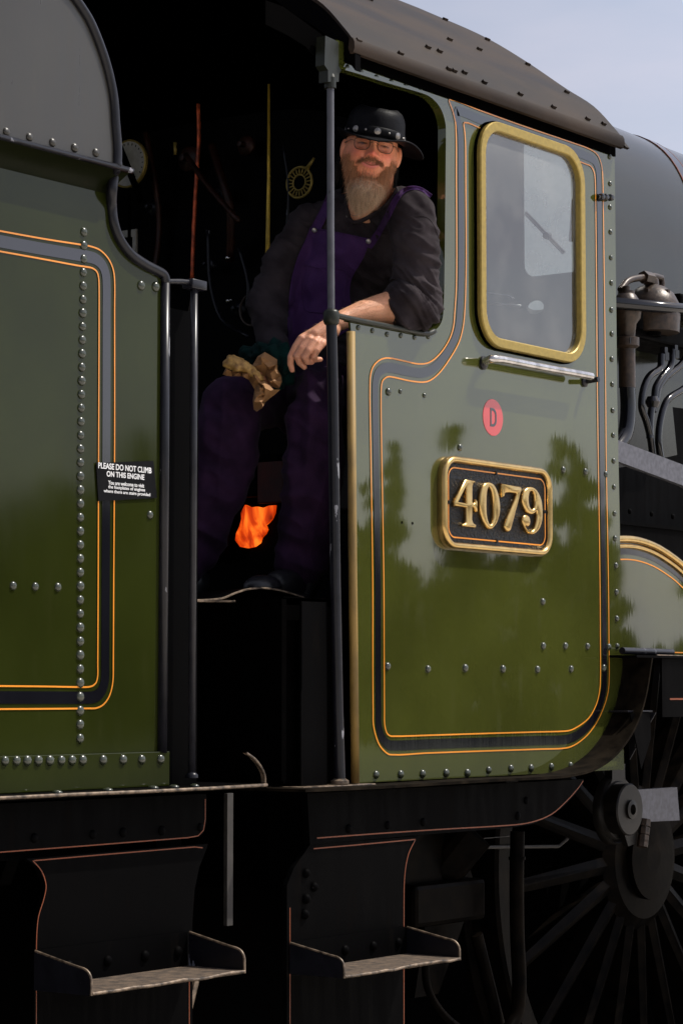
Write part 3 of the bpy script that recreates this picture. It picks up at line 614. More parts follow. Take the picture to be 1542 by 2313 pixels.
# wiper: seen through the side window
bm=bmesh.new(); a=PX(1187,480,7.095); b_=PX(1273,570,7.095); tube(bm,[a,b_],.006,8); tube(bm,[a+Vector((-.008,0,-.006)),b_+Vector((-.008,0,-.006))],.003,6)
c_=a.lerp(b_,.6); lathe(bm,[(.012,0),(.012,.02)],c_,(-1,0,0),12)
bmobj('wiper',bm,'greysteel',SPG)
bm=bmesh.new(); tube(bm,[PX(1096,683,6.9),PX(1176,692,6.9)],.005,8); tube(bm,cat([PX(1098,660,6.9),PX(1120,664,6.9),PX(1150,668,6.9),PX(1160,675,6.9)],3),.003,6); bmobj('bright_rods',bm,'steel',CF,True)
bm=bmesh.new(); tube(bm,[PX(1298,450,7.08),PX(1294,545,7.08)],[.012,.016],10); bmobj('brake_handle',bm,'frame',CF)
bm=bmesh.new()
bh=[]
for k in range(33):
    a=PI*k/32; bh.append((YC-.86*math.copysign(abs(math.cos(a))**.55,math.cos(a)),2.5+1.12*abs(math.sin(a))**.5))
bh=[(bh[0][0],1.86)]+bh+[(bh[-1][0],1.86)]
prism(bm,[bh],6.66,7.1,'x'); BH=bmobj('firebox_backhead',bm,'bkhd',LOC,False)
# fire door and fire
bm=bmesh.new()
fl=[(p.y,p.z) for p in (PX(u,v,6.64) for (u,v) in ((551,1140),(565,1146),(578,1144),(592,1147),(605,1142),(619,1141),(617,1158),(611,1172),(604,1180),(597,1186),(601,1196),(596,1206),(588,1214),(584,1226),(572,1235),(556,1238),(540,1235),(529,1220),(531,1205),(538,1190),(543,1172),(542,1158)))]
m,t,N,L,b=newmat('fire_glow'); 
tc=N.new('ShaderNodeTexCoord'); mp=N.new('ShaderNodeMapping'); mp.inputs['Scale'].default_value=(1,2.6,1); mp.inputs['Rotation'].default_value=(.5,0,0); L.new(tc.outputs['Object'],mp.inputs[0])
ns=N.new('ShaderNodeTexNoise'); ns.inputs['Scale'].default_value=7.5; ns.inputs['Detail'].default_value=4; ns.inputs['Distortion'].default_value=.8; L.new(mp.outputs[0],ns.inputs[0])
cr=N.new('ShaderNodeValToRGB'); cr.color_ramp.elements[0].position=.36; cr.color_ramp.elements[0].color=(.10,.006,.0,1); cr.color_ramp.elements[1].position=.66; cr.color_ramp.elements[1].color=(1.0,.17,.012,1)
e=cr.color_ramp.elements.new(.48); e.color=(.42,.028,.001,1); L.new(ns.outputs[0],cr.inputs[0]); L.new(cr.outputs[0],b.inputs['Emission Color']); b.inputs['Emission Strength'].default_value=1.5; b.inputs['Base Color'].default_value=(0,0,0,1); M['fire']=m
prism(bm,[fl],6.645,6.655,'x'); bmobj('fire',bm,'fire',BH)
bm=bmesh.new(); c_=PX(574,1160,6.62); 
for s in (-1,1):
    x_=6.60; box(bm,(x_,c_.y+s*.17-.06,c_.z-.15),(x_+.03,c_.y+s*.17+.06,c_.z+.2),.01)
box(bm,(6.6,c_.y-.2,c_.z+.055),(6.63,c_.y+.2,c_.z+.2),.01)
bmobj('fire_door',bm,'frame',BH)
# pipes
bm=bmesh.new(); tube(bm,cat([PX(448,235,6.6),PX(449,320,6.6),PX(444,398,6.6),PX(438,510,6.6),PX(434,640,6.6)],4),.0075,10); bmobj('copper_pipe',bm,'copper',BH,True)
bm=bmesh.new(); tube(bm,[PX(607,190,6.55),PX(607,400,6.55),PX(605,520,6.55),PX(603,660,6.55)],[.004,.006,.0075,.009],10); bmobj('brass_pipe',bm,'brasspipe',BH,True)
bm=bmesh.new(); tube(bm,[PX(396,322,6.6),PX(396,350,6.6)],.007,8); bmobj('brass_union',bm,'brassd',BH,True)
# valve handwheel
bm=bmesh.new(); c_=PX(676,412,6.5); R_=.052
for k in range(20):
    a=2*PI*k/20; b2=Vector((0,math.cos(a),math.sin(a)))
    tube(bm,[c_+b2*R_*.52,c_+b2*R_*.97],.0028,6)
def ringp(rad,n=40): return [c_+Vector((0,math.cos(2*PI*k/n),math.sin(2*PI*k/n)))*rad for k in range(n+1)]
tube(bm,ringp(R_),.0045,8,False); tube(bm,ringp(R_*.5),.003,8,False)
tube(bm,[c_+Vector((0,-.03,.04)),c_+Vector((0,-.062,.075))],[.008,.004],8)
bmobj('valve_handwheel',bm,'brassd',BH,True)
# gauges
bm=bmesh.new(); c_=PX(293,371,6.5); lathe(bm,[(.086,0),(.086,.012),(.081,.015),(.079,.011)],c_,(-1,0,0),40); G=bmobj('pressure_gauge',bm,'brassd',BH,True,40)
bm=bmesh.new(); lathe(bm,[(.0795,.008),(.0795,.0115)],c_,(-1,0,0),40); bmobj('dial',bm,'dial',G)
bm=bmesh.new(); e_=Vector((-.014,0,0)); tube(bm,[c_+e_+Vector((0,-.035,-.055)),c_+e_+Vector((0,.03,.04))],[.006,.002],6)
for k in range(18):
    a=-.7+k*.26; tube(bm,[c_+e_+Vector((0,math.cos(a)*.07,math.sin(a)*.065)),c_+e_+Vector((0,math.cos(a)*.074,math.sin(a)*.074))],.0016,5)
bmobj('needle',bm,'sootshade',G)
bm=bmesh.new(); a=PX(270,330,6.45); b_=PX(320,455,6.45); tube(bm,[a,b_],.012,8); bmobj('regulator_rod',bm,'sootshade',BH)
bm=bmesh.new(); c_=PX(282,560,6.5); 
prism(bm,[[(c_.y-.06,c_.z+.06),(c_.y+.06,c_.z+.06),(c_.y+.06,c_.z-.1),(c_.y-.06,c_.z-.1)],[(c_.y-.045,c_.z+.035),(c_.y+.045,c_.z+.035),(c_.y+.045,c_.z-.09),(c_.y-.045,c_.z-.09)]],6.49,6.5,'x'); bmobj('water_gauge_frame',bm,'dial',BH)
bm=bmesh.new(); tube(bm,[PX(293,440,6.42),PX(292,600,6.42)],.006,8); bmobj('gauge_rod',bm,'sootshade',BH)
bm=bmesh.new()
for (u,v,r_) in ((516,680,.010),(522,678,.006),(515,583,.010)): lathe(bm,[(r_,0),(r_*.8,r_*.7),(r_*.2,r_)],PX(u,v,6.5),(-.9,-.4,.3),14)
bmobj('bright_knobs',bm,'steel',BH,True)
bm=bmesh.new(); c_=PX(571,699,6.52)
tube(bm,ringp(.055),.005,8,False); bmobj('injector_ring',bm,'bronze',BH,True)
# dim crowd of pipes, rods and valves on the backhead
rs_=random.Random(11)
def dim(nm,mt,pts,r_):
    bm=bmesh.new(); tube(bm,cat([PX(u,v,x) for u,v,x in pts],5),r_,8); return bmobj(nm,bm,mt,BH,True)
dim('steam_pipe','dimcop',[(330,300,6.62),(352,420,6.6),(360,520,6.62),(345,640,6.6)],.012)
dim('steam_pipe','dimcop',[(480,330,6.6),(500,400,6.55),(520,470,6.55),(520,590,6.6)],.016)
dim('drain_pipe','iron',[(470,520,6.55),(475,640,6.55),(500,720,6.55),(560,760,6.5)],.007)
dim('drain_pipe','iron',[(540,560,6.5),(560,640,6.5),(556,700,6.5)],.006)
dim('regulator_handle','dimcop',[(420,350,6.5),(470,420,6.45),(540,500,6.4)],.010)
dim('lever','iron',[(640,330,6.5),(652,430,6.5),(640,600,6.5)],.005)
dim('grab_bar','bronze',[(392,800,6.45),(420,740,6.45),(440,640,6.45)],.006)
bm=bmesh.new()
for (u,v,r_) in ((430,360,.045),(505,440,.03),(560,330,.035),(545,700,.028),(480,600,.022),(350,470,.03)):
    lathe(bm,[(r_,0),(r_,.012),(r_*.8,.02),(r_*.3,.024),(r_*.28,.05),(.002,.052)],PX(u,v,6.62),(-1,0,0),18)
    bmobj('valve_body',bm,'dimcop' if v<400 else 'iron',BH,True,40); bm=bmesh.new()
bm.free()
bm=bmesh.new(); q1=PX(585,1045,6.58); q2=PX(642,1135,6.58); box(bm,(6.57,min(q1.y,q2.y),q2.z),(6.585,max(q1.y,q2.y),q1.z),.004); bmobj('fire_spill_plate',bm,'redpl',BH)  # plate added to carry the fire's red spill as colour
# seat box for the driver
bm=bmesh.new(); box(bm,(6.15,D+.02,2.16),(6.75,D+.5,2.40),.01); bmobj('cab_seat',bm,'seat',LOC)
# --- firebox outside and boiler
def fbprof(hw,zc,zt,ex=.38,n=40):
    r_=[]
    for k in range(n+1):
        a=PI*k/n; r_.append((YC-hw*math.copysign(abs(math.cos(a))**ex,math.cos(a)),zc+(zt-zc)*abs(math.sin(a))**ex))
    return r_
bm=bmesh.new()
def loft(bm,secs):
    rr=[[bm.verts.new((x,a,b_)) for a,b_ in p] for x,p in secs]
    for i in range(len(rr)-1):
        for k in range(len(rr[0])-1): bm.faces.new((rr[i][k],rr[i][k+1],rr[i+1][k+1],rr[i+1][k]))
    return rr
FB1=[(YC-.80,1.7)]+fbprof(.86,2.55,FBT,.42)+[(YC+.80,1.7)]
FB2=[(YC-.72,1.7)]+fbprof(.82,2.5,FBT-.02,.46)+[(YC+.72,1.7)]
rr=loft(bm,[(7.107,FB1),(9.9,FB2)]); bm.faces.new([v for v in rr[1]])
M['boiler']=paint('boiler_green_paint',(.016,.017,.011),dust=.3,dustcol=(.04,.036,.028),rough=.14,ior=1.38,streak=.02,wave=.04)
FBO=bmobj('firebox',bm,'boiler',LOC,True,50)
def lp3(x,f,k): # interpolated section at x, offset k outwards
    t=(x-7.107)/(9.9-7.107); out=[]
    for a,b_ in zip(FB1,FB2):
        y_=a[0]*(1-t)+b_[0]*t; z_=a[1]*(1-t)+b_[1]*t
        d=Vector((y_-YC,z_-2.6)).normalized()*k; out.append((y_+d.x,z_+d.y))
    return out
bm=bmesh.new()
for (x0,x1,k,mt) in ((BANDX,BANDX+.07,.004,0),): loft(bm,[(x0,lp3(x0,0,.001)),(x0,lp3(x0,0,k)),(x1,lp3(x1,0,k)),(x1,lp3(x1,0,.001))])
bmobj('boiler_band',bm,'lblack',FBO,True,40)
bm=bmesh.new()
for x0 in (BANDX-.006,BANDX+.072): loft(bm,[(x0,lp3(x0,0,.001)),(x0,lp3(x0,0,.0045)),(x0+.006,lp3(x0+.006,0,.0045)),(x0+.006,lp3(x0,0,.001))])
bmobj('band_lining',bm,'dorange',FBO)
bm=bmesh.new(); 
def circ(x,r_,zc,n=48): return (x,[(YC+r_*math.cos(2*PI*k/n),zc+r_*math.sin(2*PI*k/n)) for k in range(n+1)])
loft(bm,[circ(9.88,.87,2.72),circ(14,.80,2.72)]); BO=bmobj('boiler',bm,'boiler',LOC,True)
bm=bmesh.new(); lathe(bm,[(.82,0),(.82,1.2),(.75,1.26)],(14,YC,2.72),(1,0,0),48); bmobj('smokebox',bm,'frame',LOC,True,40)
bm=bmesh.new(); lathe(bm,[(.3,0),(.26,.1),(.25,.5),(.3,.58),(.26,.6)],(14.6,YC,3.45),(0,0,1),32); bmobj('chimney',bm,'frame',LOC,True,40)
bm=bmesh.new(); lathe(bm,[(.33,0),(.27,.12),(.22,.3),(.18,.42),(.2,.46)],(11.2,YC,3.5),(0,0,1),32); bmobj('safety_valve_cover',bm,'brass',LOC,True,40)
# --- fittings on the firebox side by the cab
yp=D+.28
bm=bmesh.new(); tube(bm,[PY(1380,684,yp-.06),PY(1700,712,yp-.06)],.021,14); PR=bmobj('boiler_side_pipe',bm,'black',LOC,True)
bm=bmesh.new(); q=PY(1414,720,yp)
lathe(bm,[(.03,-.25),(.03,-.11),(.045,-.1),(.045,-.07),(.03,-.065),(.035,-.02),(.05,0),(.055,.03),(.05,.06),(.035,.085),(.03,.09),(.03,.10),(.014,.10),(.014,.118)],(q.x,yp,q.z),(0,0,1),20)
bmobj('clack_valve',bm,'bronze',LOC,True,40)
bm=bmesh.new(); lathe(bm,[(.046,-.012),(.046,.012)],(q.x,yp,q.z-.085),(0,0,1),6); tube(bm,cat([(q.x,yp,q.z-.24),(q.x+.005,yp,q.z-.33),(q.x-.02,yp,q.z-.42),(q.x-.12,yp,q.z-.5)],4),.028,12); bmobj('feed_pipe',bm,'black',LOC,True,40)
bm=bmesh.new(); q=PY(1487,690,yp)
lathe(bm,[(.10,-.1),(.105,-.03),(.10,.01),(.082,.045),(.05,.07),(.028,.078),(.026,.10),(.02,.105)],(q.x,yp+.03,q.z),(0,0,1),24)
for k in range(6):
    a=k*PI/3+.3; lathe(bm,[(.011,0),(.011,.012)],(q.x+.075*math.cos(a),yp+.03+.075*math.sin(a),q.z+.04),(0,0,1),6)
bmobj('manifold_valve',bm,'bronze',LOC,True,40)
bm=bmesh.new(); a=PY(1400,655,yp+.02); b_=PY(1416,635,yp+.02); c_=PY(1440,628,yp+.02); d_=PY(1492,628,yp+.02); e_=PY(1494,640,yp+.02); f_=PY(1492,660,yp+.02)
tube(bm,cat([a,b_,c_,d_+Vector((-.05,0,0))],4)+[d_,e_,f_],.0125,10); g_=PY(1460,628,yp+.02); lathe(bm,[(.024,-.03),(.024,.03)],g_,(1,0,.02),6); bmobj('steam_elbow_pipe',bm,'bronze',LOC,True,50)
bm=bmesh.new(); q=PY(1500,690,yp+.2); box(bm,(q.x-.02,yp+.12,q.z-.03),(q.x+.9,yp+.3,q.z+.04),.01); 
for (u,v) in ((1430,745),(1470,760)): lathe(bm,[(.035,0),(.035,.06)],PY(u,v,yp+.02),(0,0,1),16)
q=PY(1440,750,yp+.05); box(bm,(q.x-.1,yp+.02,q.z-.03),(q.x+.6,yp+.2,q.z+.05),.01)
bmobj('lubricator_box',bm,'frame',LOC,False)
bm=bmesh.new()
for pts in ([(1493,800),(1490,830),(1465,850),(1452,880),(1448,920),(1458,950),(1468,990),(1474,1040)],[(1518,790),(1514,825),(1495,850),(1480,875),(1477,900),(1474,930)],[(1560,780),(1540,820),(1505,850),(1484,880),(1480,905),(1470,925),(1466,990)],[(1580,850),(1540,880),(1505,905),(1490,950),(1486,1000),(1494,1050)]):
    tube(bm,cat([PY(u,v,yp+.03) for u,v in pts],5),.0135,10)
lathe(bm,[(.02,-.02),(.03,0),(.02,.02)],PY(1473,908,yp+.03),(0,0,1),12)
for (u,v) in ((1498,797),(1521,792)): lathe(bm,[(.02,-.03),(.02,0),(.015,.002),(.015,.02)],PY(u,v,yp+.03),(0,0,1),6)
bmobj('lubricator_pipes',bm,'black',LOC,True,50)
# firebox lower cladding / tank behind pipes
bm=bmesh.new(); box(bm,(7.11,YC-.84,1.72),(9.2,YC-.80,2.72),.01); bmobj('lower_firebox_side',bm,'frame',LOC)
# reversing rod
bm=bmesh.new(); ya=D+.10; lp=px2([(1380,989),(1397,995),(1542,1050),(1760,1135),(1760,1215),(1542,1097),(1397,1043),(1380,1037)],ya); prism(bm,[lp],ya,ya+.02); bmobj('reversing_rod',bm,'greysteel',LOC)
bm=bmesh.new(); zz=PY(1450,1190,D+.3).z; box(bm,(7.15,D+.3,1.72),(9.5,D+.32,zz)); box(bm,(7.15,D+.29,zz),(9.5,D+.33,zz+.012)); q=[(7.25+.16*k,D+.295,zz+.05) for k in range(10)]
lt=bmobj('sandbox_side',bm,'frame',LOC); rivets('sandbox_rivets',q,.01,'frame',lt)
# --- splasher
ysp=D+.03; bm=bmesh.new()
arc=[(1300,1232),(1350,1216),(1403,1211),(1440,1215),(1480,1230),(1520,1256),(1542,1275),(1580,1315),(1615,1370),(1640,1430),(1655,1484)]
aw=[(p.x,p.y) for p in cat([(*a,0) for a in px2(arc,ysp)],4)]
def offs(l,k):
    r_=[]
    for i in range(len(l)):
        a=Vector(l[max(i-1,0)]); b_=Vector(l[min(i+1,len(l)-1)]); t=(b_-a).normalized(); m=Vector((-t.y,t.x)); r_.append((l[i][0]+m.x*k,l[i][1]+m.y*k))
    return r_
zb=PY(1474,1483,yo).z
prism(bm,[aw+[(aw[-1][0],zb+.005),(aw[0][0],zb+.005)]],ysp,ysp+.3); SP=bmobj('splasher',bm,'green',LOC)
bm=bmesh.new(); 
for (k,r_) in ((-.010,.013),(-.034,.008)): tube(bm,[(p[0],ysp-.004,p[1]) for p in offs(aw,k)],r_,10)
bmobj('splasher_beading',bm,'brass',SP,True)
bm=bmesh.new(); ribbon(bm,offs(aw,-.052),.018,ysp-.0012); bmobj('splasher_black_line',bm,'lblack',SP)
bm=bmesh.new(); ribbon(bm,offs(aw,-.078),.0045,ysp-.0018); ribbon(bm,[(aw[0][0],zb+.02),(aw[-1][0],zb+.02)],.004,ysp-.0018); bmobj('splasher_orange_line',bm,'orange',SP)
# --- driving wheel
def wheel(X,Y,Z,R,ns,parent,nm='driving_wheel'):
    bm=bmesh.new()
    for k in range(ns):
        a=2*PI*k/ns+.07; d=Vector((math.cos(a),0,math.sin(a))); c=Vector((X,Y,Z)); nrm=Vector((-d.z,0,d.x))
        # tapered flat spoke
        for (r0,w0,r1,w1) in ((.14,.032,R*.9,.022),):
            vs=[c+d*r0+nrm*w0,c+d*r0-nrm*w0,c+d*r1-nrm*w1,c+d*r1+nrm*w1]
            F1=[bm.verts.new(v+Vector((0,-.032 if i<2 else -.018,0))) for i,v in enumerate(vs)]; B1=[bm.verts.new(v+Vector((0,.03,0))) for v in vs]
            E1=[bm.verts.new(v*1.0) for v in (c+d*r0+Vector((0,-.045,0)),c+d*r1+Vector((0,-.03,0)))]
            bm.faces.new((F1[0],E1[0],E1[1],F1[3])); bm.faces.new((E1[0],F1[1],F1[2],E1[1]))
            for i,j in ((0,3),(1,2)): bm.faces.new((F1[i],F1[j],B1[j],B1[i]))
            bm.faces.new((B1[0],B1[3],B1[2],B1[1]))
    lathe(bm,[(.26,-.03),(.26,.03),(.22,.06),(.15,.065),(.15,.09),(.05,.095)],(X,Y,Z),(0,-1,0),36)
    wh=bmobj(nm,bm,'wheel',parent,False)
    bm=bmesh.new(); n=96
    pr=[(R*.90,-.05),(R*.90,.05),(R-.012,.06),(R,.05),(R,-.05),(R+.03,-.06),(R+.03,-.08),(R*.9,-.08)]
    rr=[[bm.verts.new((X+r_*math.cos(2*PI*k/n),Y-h,Z+r_*math.sin(2*PI*k/n))) for k in range(n)] for r_,h in pr]
    for i in range(len(pr)):
        for k in range(n): bm.faces.new((rr[i][k],rr[i][(k+1)%n],rr[(i+1)%len(pr)][(k+1)%n],rr[(i+1)%len(pr)][k]))
    bmobj('tyre',bm,'wheel',wh,True,40); return wh
M['wheel']=simple('oily_black_wheel',(.0018,.0016,.0016),.3,var=.4,ior=1.12,scale=15,bump=.15,bscale=40,col2=(.004,.003,.0022))
M['wheel'].node_tree.nodes['Principled BSDF'].inputs['Specular IOR Level'].default_value=.15
wy=D+.42; wc=PY(1424,1952,wy); WH=wheel(wc.x,wy,1.0,1.0,20,LOC)
for dx_ in (2.15,4.3): wheel(wc.x+dx_,wy,1.0,1.0,20,LOC)
# crank end + rods
yr=D+.16; bm=bmesh.new(); c_=PY(1388,1830,yr); lathe(bm,[(.118,-.02),(.118,0),(.112,.010),(.104,.004),(.096,.016),(.09,.016)],c_,(0,-1,0),40)
c2=PY(1408,1828,yr-.06); lathe(bm,[(.085,0),(.088,.05),(.084,.055),(.032,.056),(.032,.064),(.018,.066),(.016,.05)],c2+Vector((0,.03,0)),(0,-1,0),36)
prism(bm,[px2([(1376,1725),(1405,1725),(1405,1760),(1420,1775),(1370,1775),(1376,1760)],yr)],yr-.01,yr+.02)
prism(bm,[px2([(1408,1880),(1440,1862),(1436,1905),(1418,1912)],yr-.04)],yr-.04,yr-.02)
CR=bmobj('return_crank',bm,'hub',LOC,True,35)
bm=bmesh.new(); prism(bm,[px2([(1420,1785),(1528,1778),(1534,1853),(1420,1858)],yr-.015)],yr-.015,yr+.01); bmobj('coupling_rod',bm,'greysteel',CR)
bm=bmesh.new(); a=PY(1456,1853,yr-.05); b_=PY(1450,1905,yr-.05); tube(bm,[a,b_],.014,8)
for k in (.1,.45,.8,1): lathe(bm,[(.02,-.012),(.02,.012)],a.lerp(b_,k),(b_-a),8)
bmobj('oil_trimming',bm,'bronze',CR,True,40)
# ash pan / damper and pipes below cab
bm=bmesh.new(); yd=D+.12
x0=PY(925,2000,yd).x; x1=PY(1098,2000,yd).x; zt=PY(1000,1990,yd).z; zb_=PY(1000,2090,yd).z
prism(bm,[[(x0,zt+.02),(x0+.12,zt+.18),(x1-.12,zt+.16),(x1-.02,zt+.03),(x1,zt-.01),(x1,zb_),(x0+.02,zb_)]],yd+.05,yd+.35)
box(bm,(x0+.03,yd,zb_-.0),(x1,yd+.06,zt-.005),.015); lathe(bm,[(.075,0),(.08,.16),(.0,.17)],(x1-.12,yd+.1,zt+.02),(.3,-.5,.75),20)
prism(bm,[[(x0+.2,zb_-.002),(x1,zb_-.002),(x1-.15,zb_-.22),(x0+.14,zb_-.22)]],yd+.08,yd+.2)
bmobj('injector_casting',bm,'wheel',LOC,False)
bm=bmesh.new(); ypp=D+.05; tube(bm,cat([PY(1168,1878,ypp),PY(1166,2000,ypp),PY(1168,2130,ypp),PY(1172,2220,ypp),PY(1166,2290,ypp),PY(1140,2340,ypp)],5),.023,14)
tube(bm,[PY(1167,1935,ypp),PY(1167,1942,ypp)],.027,14)
tube(bm,cat([PY(960,2150,yd),PY(965,2230,yd),PY(1000,2290,yd),PY(1060,2340,yd)],5),.012,10); tube(bm,[PY(1075,2110,yd),PY(1130,2330,yd)],.02,10)
bmobj('injector_pipes',bm,'wheel',LOC,True,50)
bm=bmesh.new(); tube(bm,[PY(1078,1914,D+.35),PY(1260,1912,D+.35),PY(1280,1895,D+.35)],.006,8); box(bm,tuple(PY(1078,1896,D+.36)),tuple(PY(1145,1888,D+.37)+Vector((0,.004,0)))); bmobj('spring_hanger',bm,'bar',LOC)
# trailing blocks to close the view
bm=bmesh.new(); box(bm,(5.6,YC+.8,.55),(12,YC+.85,1.9)); box(bm,(5.6,YC-.5,.22),(12,YC+.5,1.3)); bmobj('ashpan',bm,'sootshade',LOC)
# ================================================================ tender
TE=thing('locomotive_tender','dark green tender with a vertical rivet row and orange lining, coupled behind the cab','tender',(3.2,YC,0))
fr=[(262,370),(256,392),(251,430),(250,465),(255,505),(268,540),(292,573),(325,597),(352,611),(368,622),(373,640)]
prt=px2([(250,440),(250,465),(255,505),(268,540),(292,573),(325,597),(352,611),(368,622),(371,640)],D)
zbt=PY(372,1697).z
xl=.2
# lower side
zf0=PY(250,440).z
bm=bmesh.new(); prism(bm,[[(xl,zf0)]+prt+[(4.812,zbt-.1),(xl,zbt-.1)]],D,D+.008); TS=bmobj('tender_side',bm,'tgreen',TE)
# flare: curves outwards up to the lip
flare=[]; zl=PY(262,378,D-.05).z
for k in range(9):
    t=k/8; flare.append((D-.055*t**1.8, zf0+(zl-zf0)*t))
xe=lambda t: PY(250+12*t**2,440,D).x
bm=bmesh.new(); rr=[]
for k,(yy,z) in enumerate(flare):
    t=k/8; xx=prt[0][0]+.0+.02*t
    rr.append([bm.verts.new((xl,yy,z)),bm.verts.new((xx,yy,z)),bm.verts.new((xx,yy+.008,z)),bm.verts.new((xl,yy+.008,z))])
for i in range(8):
    for q in range(4): bm.faces.new((rr[i][q],rr[i][(q+1)%4],rr[i+1][(q+1)%4],rr[i+1][q]))
bm.faces.new(rr[0]); bm.faces.new(rr[-1])
bmobj('side_flare',bm,'shadeg',TS,True,50)
yu=D-.05
bm=bmesh.new(); xlip=rr and prt[0][0]+.022
tube(bm,[(xl,yu-.006,zl),(xlip-.004,yu-.006,zl)],.0075,10); bmobj('flare_lip',bm,'iron',TS,True)
up_=px2([(262,366),(262,330),(258,280),(254,225),(246,180),(234,135),(218,90),(200,48),(180,15),(160,-12),(120,-50),(60,-80)],yu)
bm=bmesh.new(); prism(bm,[[(xl,zl+.003),(xlip,zl+.003)]+up_+[(xl,up_[-1][1]+.05)]],yu,yu+.008); TU=bmobj('upper_side_plate',bm,'tgrey',TE)
rivets('upper_rivets',[PY(u,v,yu) for (u,v) in ((15,298),(67,310),(119,322),(169,334),(217,345))]+[(PY(15,298,yu).x-.09*k,yu,PY(15,298,yu).z) for k in range(1,8)],.0115,'tgrey',TU)
bm=bmesh.new()
allp=[Vector((a,yu,b_)) for a,b_ in up_[::-1]]+[PY(262,376,yu)]+[PY(u,v,D-.02 if v<440 else D-.004) for (u,v) in fr[1:]]
tube(bm,[p+Vector((0.004,0,0)) for p in cat(allp,4)],.0135,12)
tube(bm,[PY(373,640,D-.004),PY(371,1000,D-.004),PY(366,1700,D-.004)],.0135,12)
bmobj('front_beading',bm,'iron',TE,True)
bm=bmesh.new(); box(bm,(4.80,D+.0005,zbt-.0),(4.825,D+.12,PY(373,640).z),.002); bmobj('tender_front_edge',bm,'iron',TE)
# lining
bm=bmesh.new()
o_=[(-60,511),(0,522),(100,540),(190,554),(205,557),(225,565),(243,583),(254,606),(258,632),(258,700),(258,1000),(256,1300),(255,1500),(254,1540),(247,1570),(234,1590),(218,1599),(200,1600),(100,1601),(-60,1602)]
i_=[(-60,557),(0,568),(100,586),(175,600),(195,603),(208,606),(218,614),(222,628),(223,650),(223,720),(222,1000),(221,1300),(220,1500),(220,1525),(217,1540),(210,1548),(202,1551),(190,1552),(100,1550.5),(-60,1549)]
O3=[Vector((*q,0)) for q in px2(o_)]; I3=[Vector((*q,0)) for q in px2(i_)]
for s in (O3,I3): ribbon(bm,[(p.x,p.y) for p in cat(s,4)],.0042,D-.0022)
bmobj('orange_lining',bm,'orange',TS)
bm=bmesh.new(); ribbon(bm,[(p.x,p.y) for p in cat([(a+b_)/2 for a,b_ in zip(O3,I3)],4)],.030,D-.0014); bmobj('black_lining_band',bm,'lblack',TS)
# rivets
col=[(210,433,D-.05),(203,462,D-.03)]
pts=[PY(190+(-8)*min(1,(v-520)/500)+(-1)*max(0,(v-1000)/700),v,D) for v in [524+30.4*k+ (k*k*.014) for k in range(38)]]
pts=[p for p in pts if p.z>zbt+.005]
rivets('rivet_column',pts,.0125,'rivetg',TS)
zr=PY(200,1719).z; za_=zbt
bm=bmesh.new(); box(bm,(xl,D-.010,zbt-.088),(4.822,D-.0004,zbt),.002); TA=bmobj('bottom_angle',bm,'tgreen',TE)
rivets('bottom_rivets',[PY(u,1719-u*.01,D-.010) for u in (12,38,62,87,113,139,163,187,233,278,320,363)]+[(4.217-.035*k,D-.010,zr) for k in range(1,14)],.0130,'rivetg',TA)
rivets('side_bolts',[PY(319,645),PY(352,648)],.0145,'rivetg',TS); rivets('side_rivets',[PY(u,v) for u,v in ((30,1323),(80,1325),(131,1326),(339,1163),(-20,1322))],.0108,'rivetg',TS)
# footplate
bm=bmesh.new(); zf=zbt-.088; XTE=PY(599,1770,D-.095).x; box(bm,(xl,D-.10,zf-.012),(XTE,D+.3,zf-.0005),.002); TF=bmobj('tender_footplate',bm,'frame',TE)
bm=bmesh.new(); tube(bm,[(xl,D-.10,zf-.004)]+[(xl+(XTE-xl)*k/20,D-.10,zf-.004+random.uniform(-.0015,.0015)) for k in range(1,20)]+[(XTE,D-.10,zf-.004)],.0045,8); 
bmobj('worn_edge',bm,'worn',TF,True)
bm=bmesh.new(); e=Vector((XTE,D-.095,zf)); cv=cat([e,PY(598,1752,D-.095),PY(590,1733,D-.095),PY(575,1714,D-.095),PY(557,1701,D-.095)],4)
rr=[]
for p in cv: rr.append([bm.verts.new(p+Vector(q)) for q in ((-.002,0,0),(.002,0,0),(.002,.012,0),(-.002,.012,0))])
for i in range(len(rr)-1):
    for k in range(4): bm.faces.new((rr[i][k],rr[i][(k+1)%4],rr[i+1][(k+1)%4],rr[i+1][k]))
tube(bm,cv,.003,6); bmobj('upturned_end',bm,'worn',TF,True,50)
rivets('footplate_bolts',[(x,D-.06,zf) for x in (4.35,4.53,4.70,4.78,4.86,3.9,4.12)],.013,'rivetg',TF,nrm=(0,0,1),h=.5)
# handrail post
bm=bmesh.new(); tube(bm,[PY(439,650,D-.0),PY(437,1000),PY(433,1752)],.0098,14); TP=bmobj('handrail_post',bm,'ironw',TE,True)
bm=bmesh.new(); tube(bm,[PY(380,636),PY(410,636),PY(452,641)],.0075,10,True); box(bm,tuple(PY(425,648)+Vector((0,-.016,-.004))),tuple(PY(458,634)+Vector((0,.02,-.003))),.003); bmobj('post_arm',bm,'iron',TP,True,50)
bm=bmesh.new(); lathe(bm,[(.017,0),(.017,.008),(.01,.015)],PY(433,1757),(0,0,1),16); bmobj('post_foot',bm,'iron',TP,True,50)
bm=bmesh.new(); box(bm,(4.83,D+.04,zf),(4.99,D+.05,2.6)); bmobj('tender_locker',bm,'frame',TE)
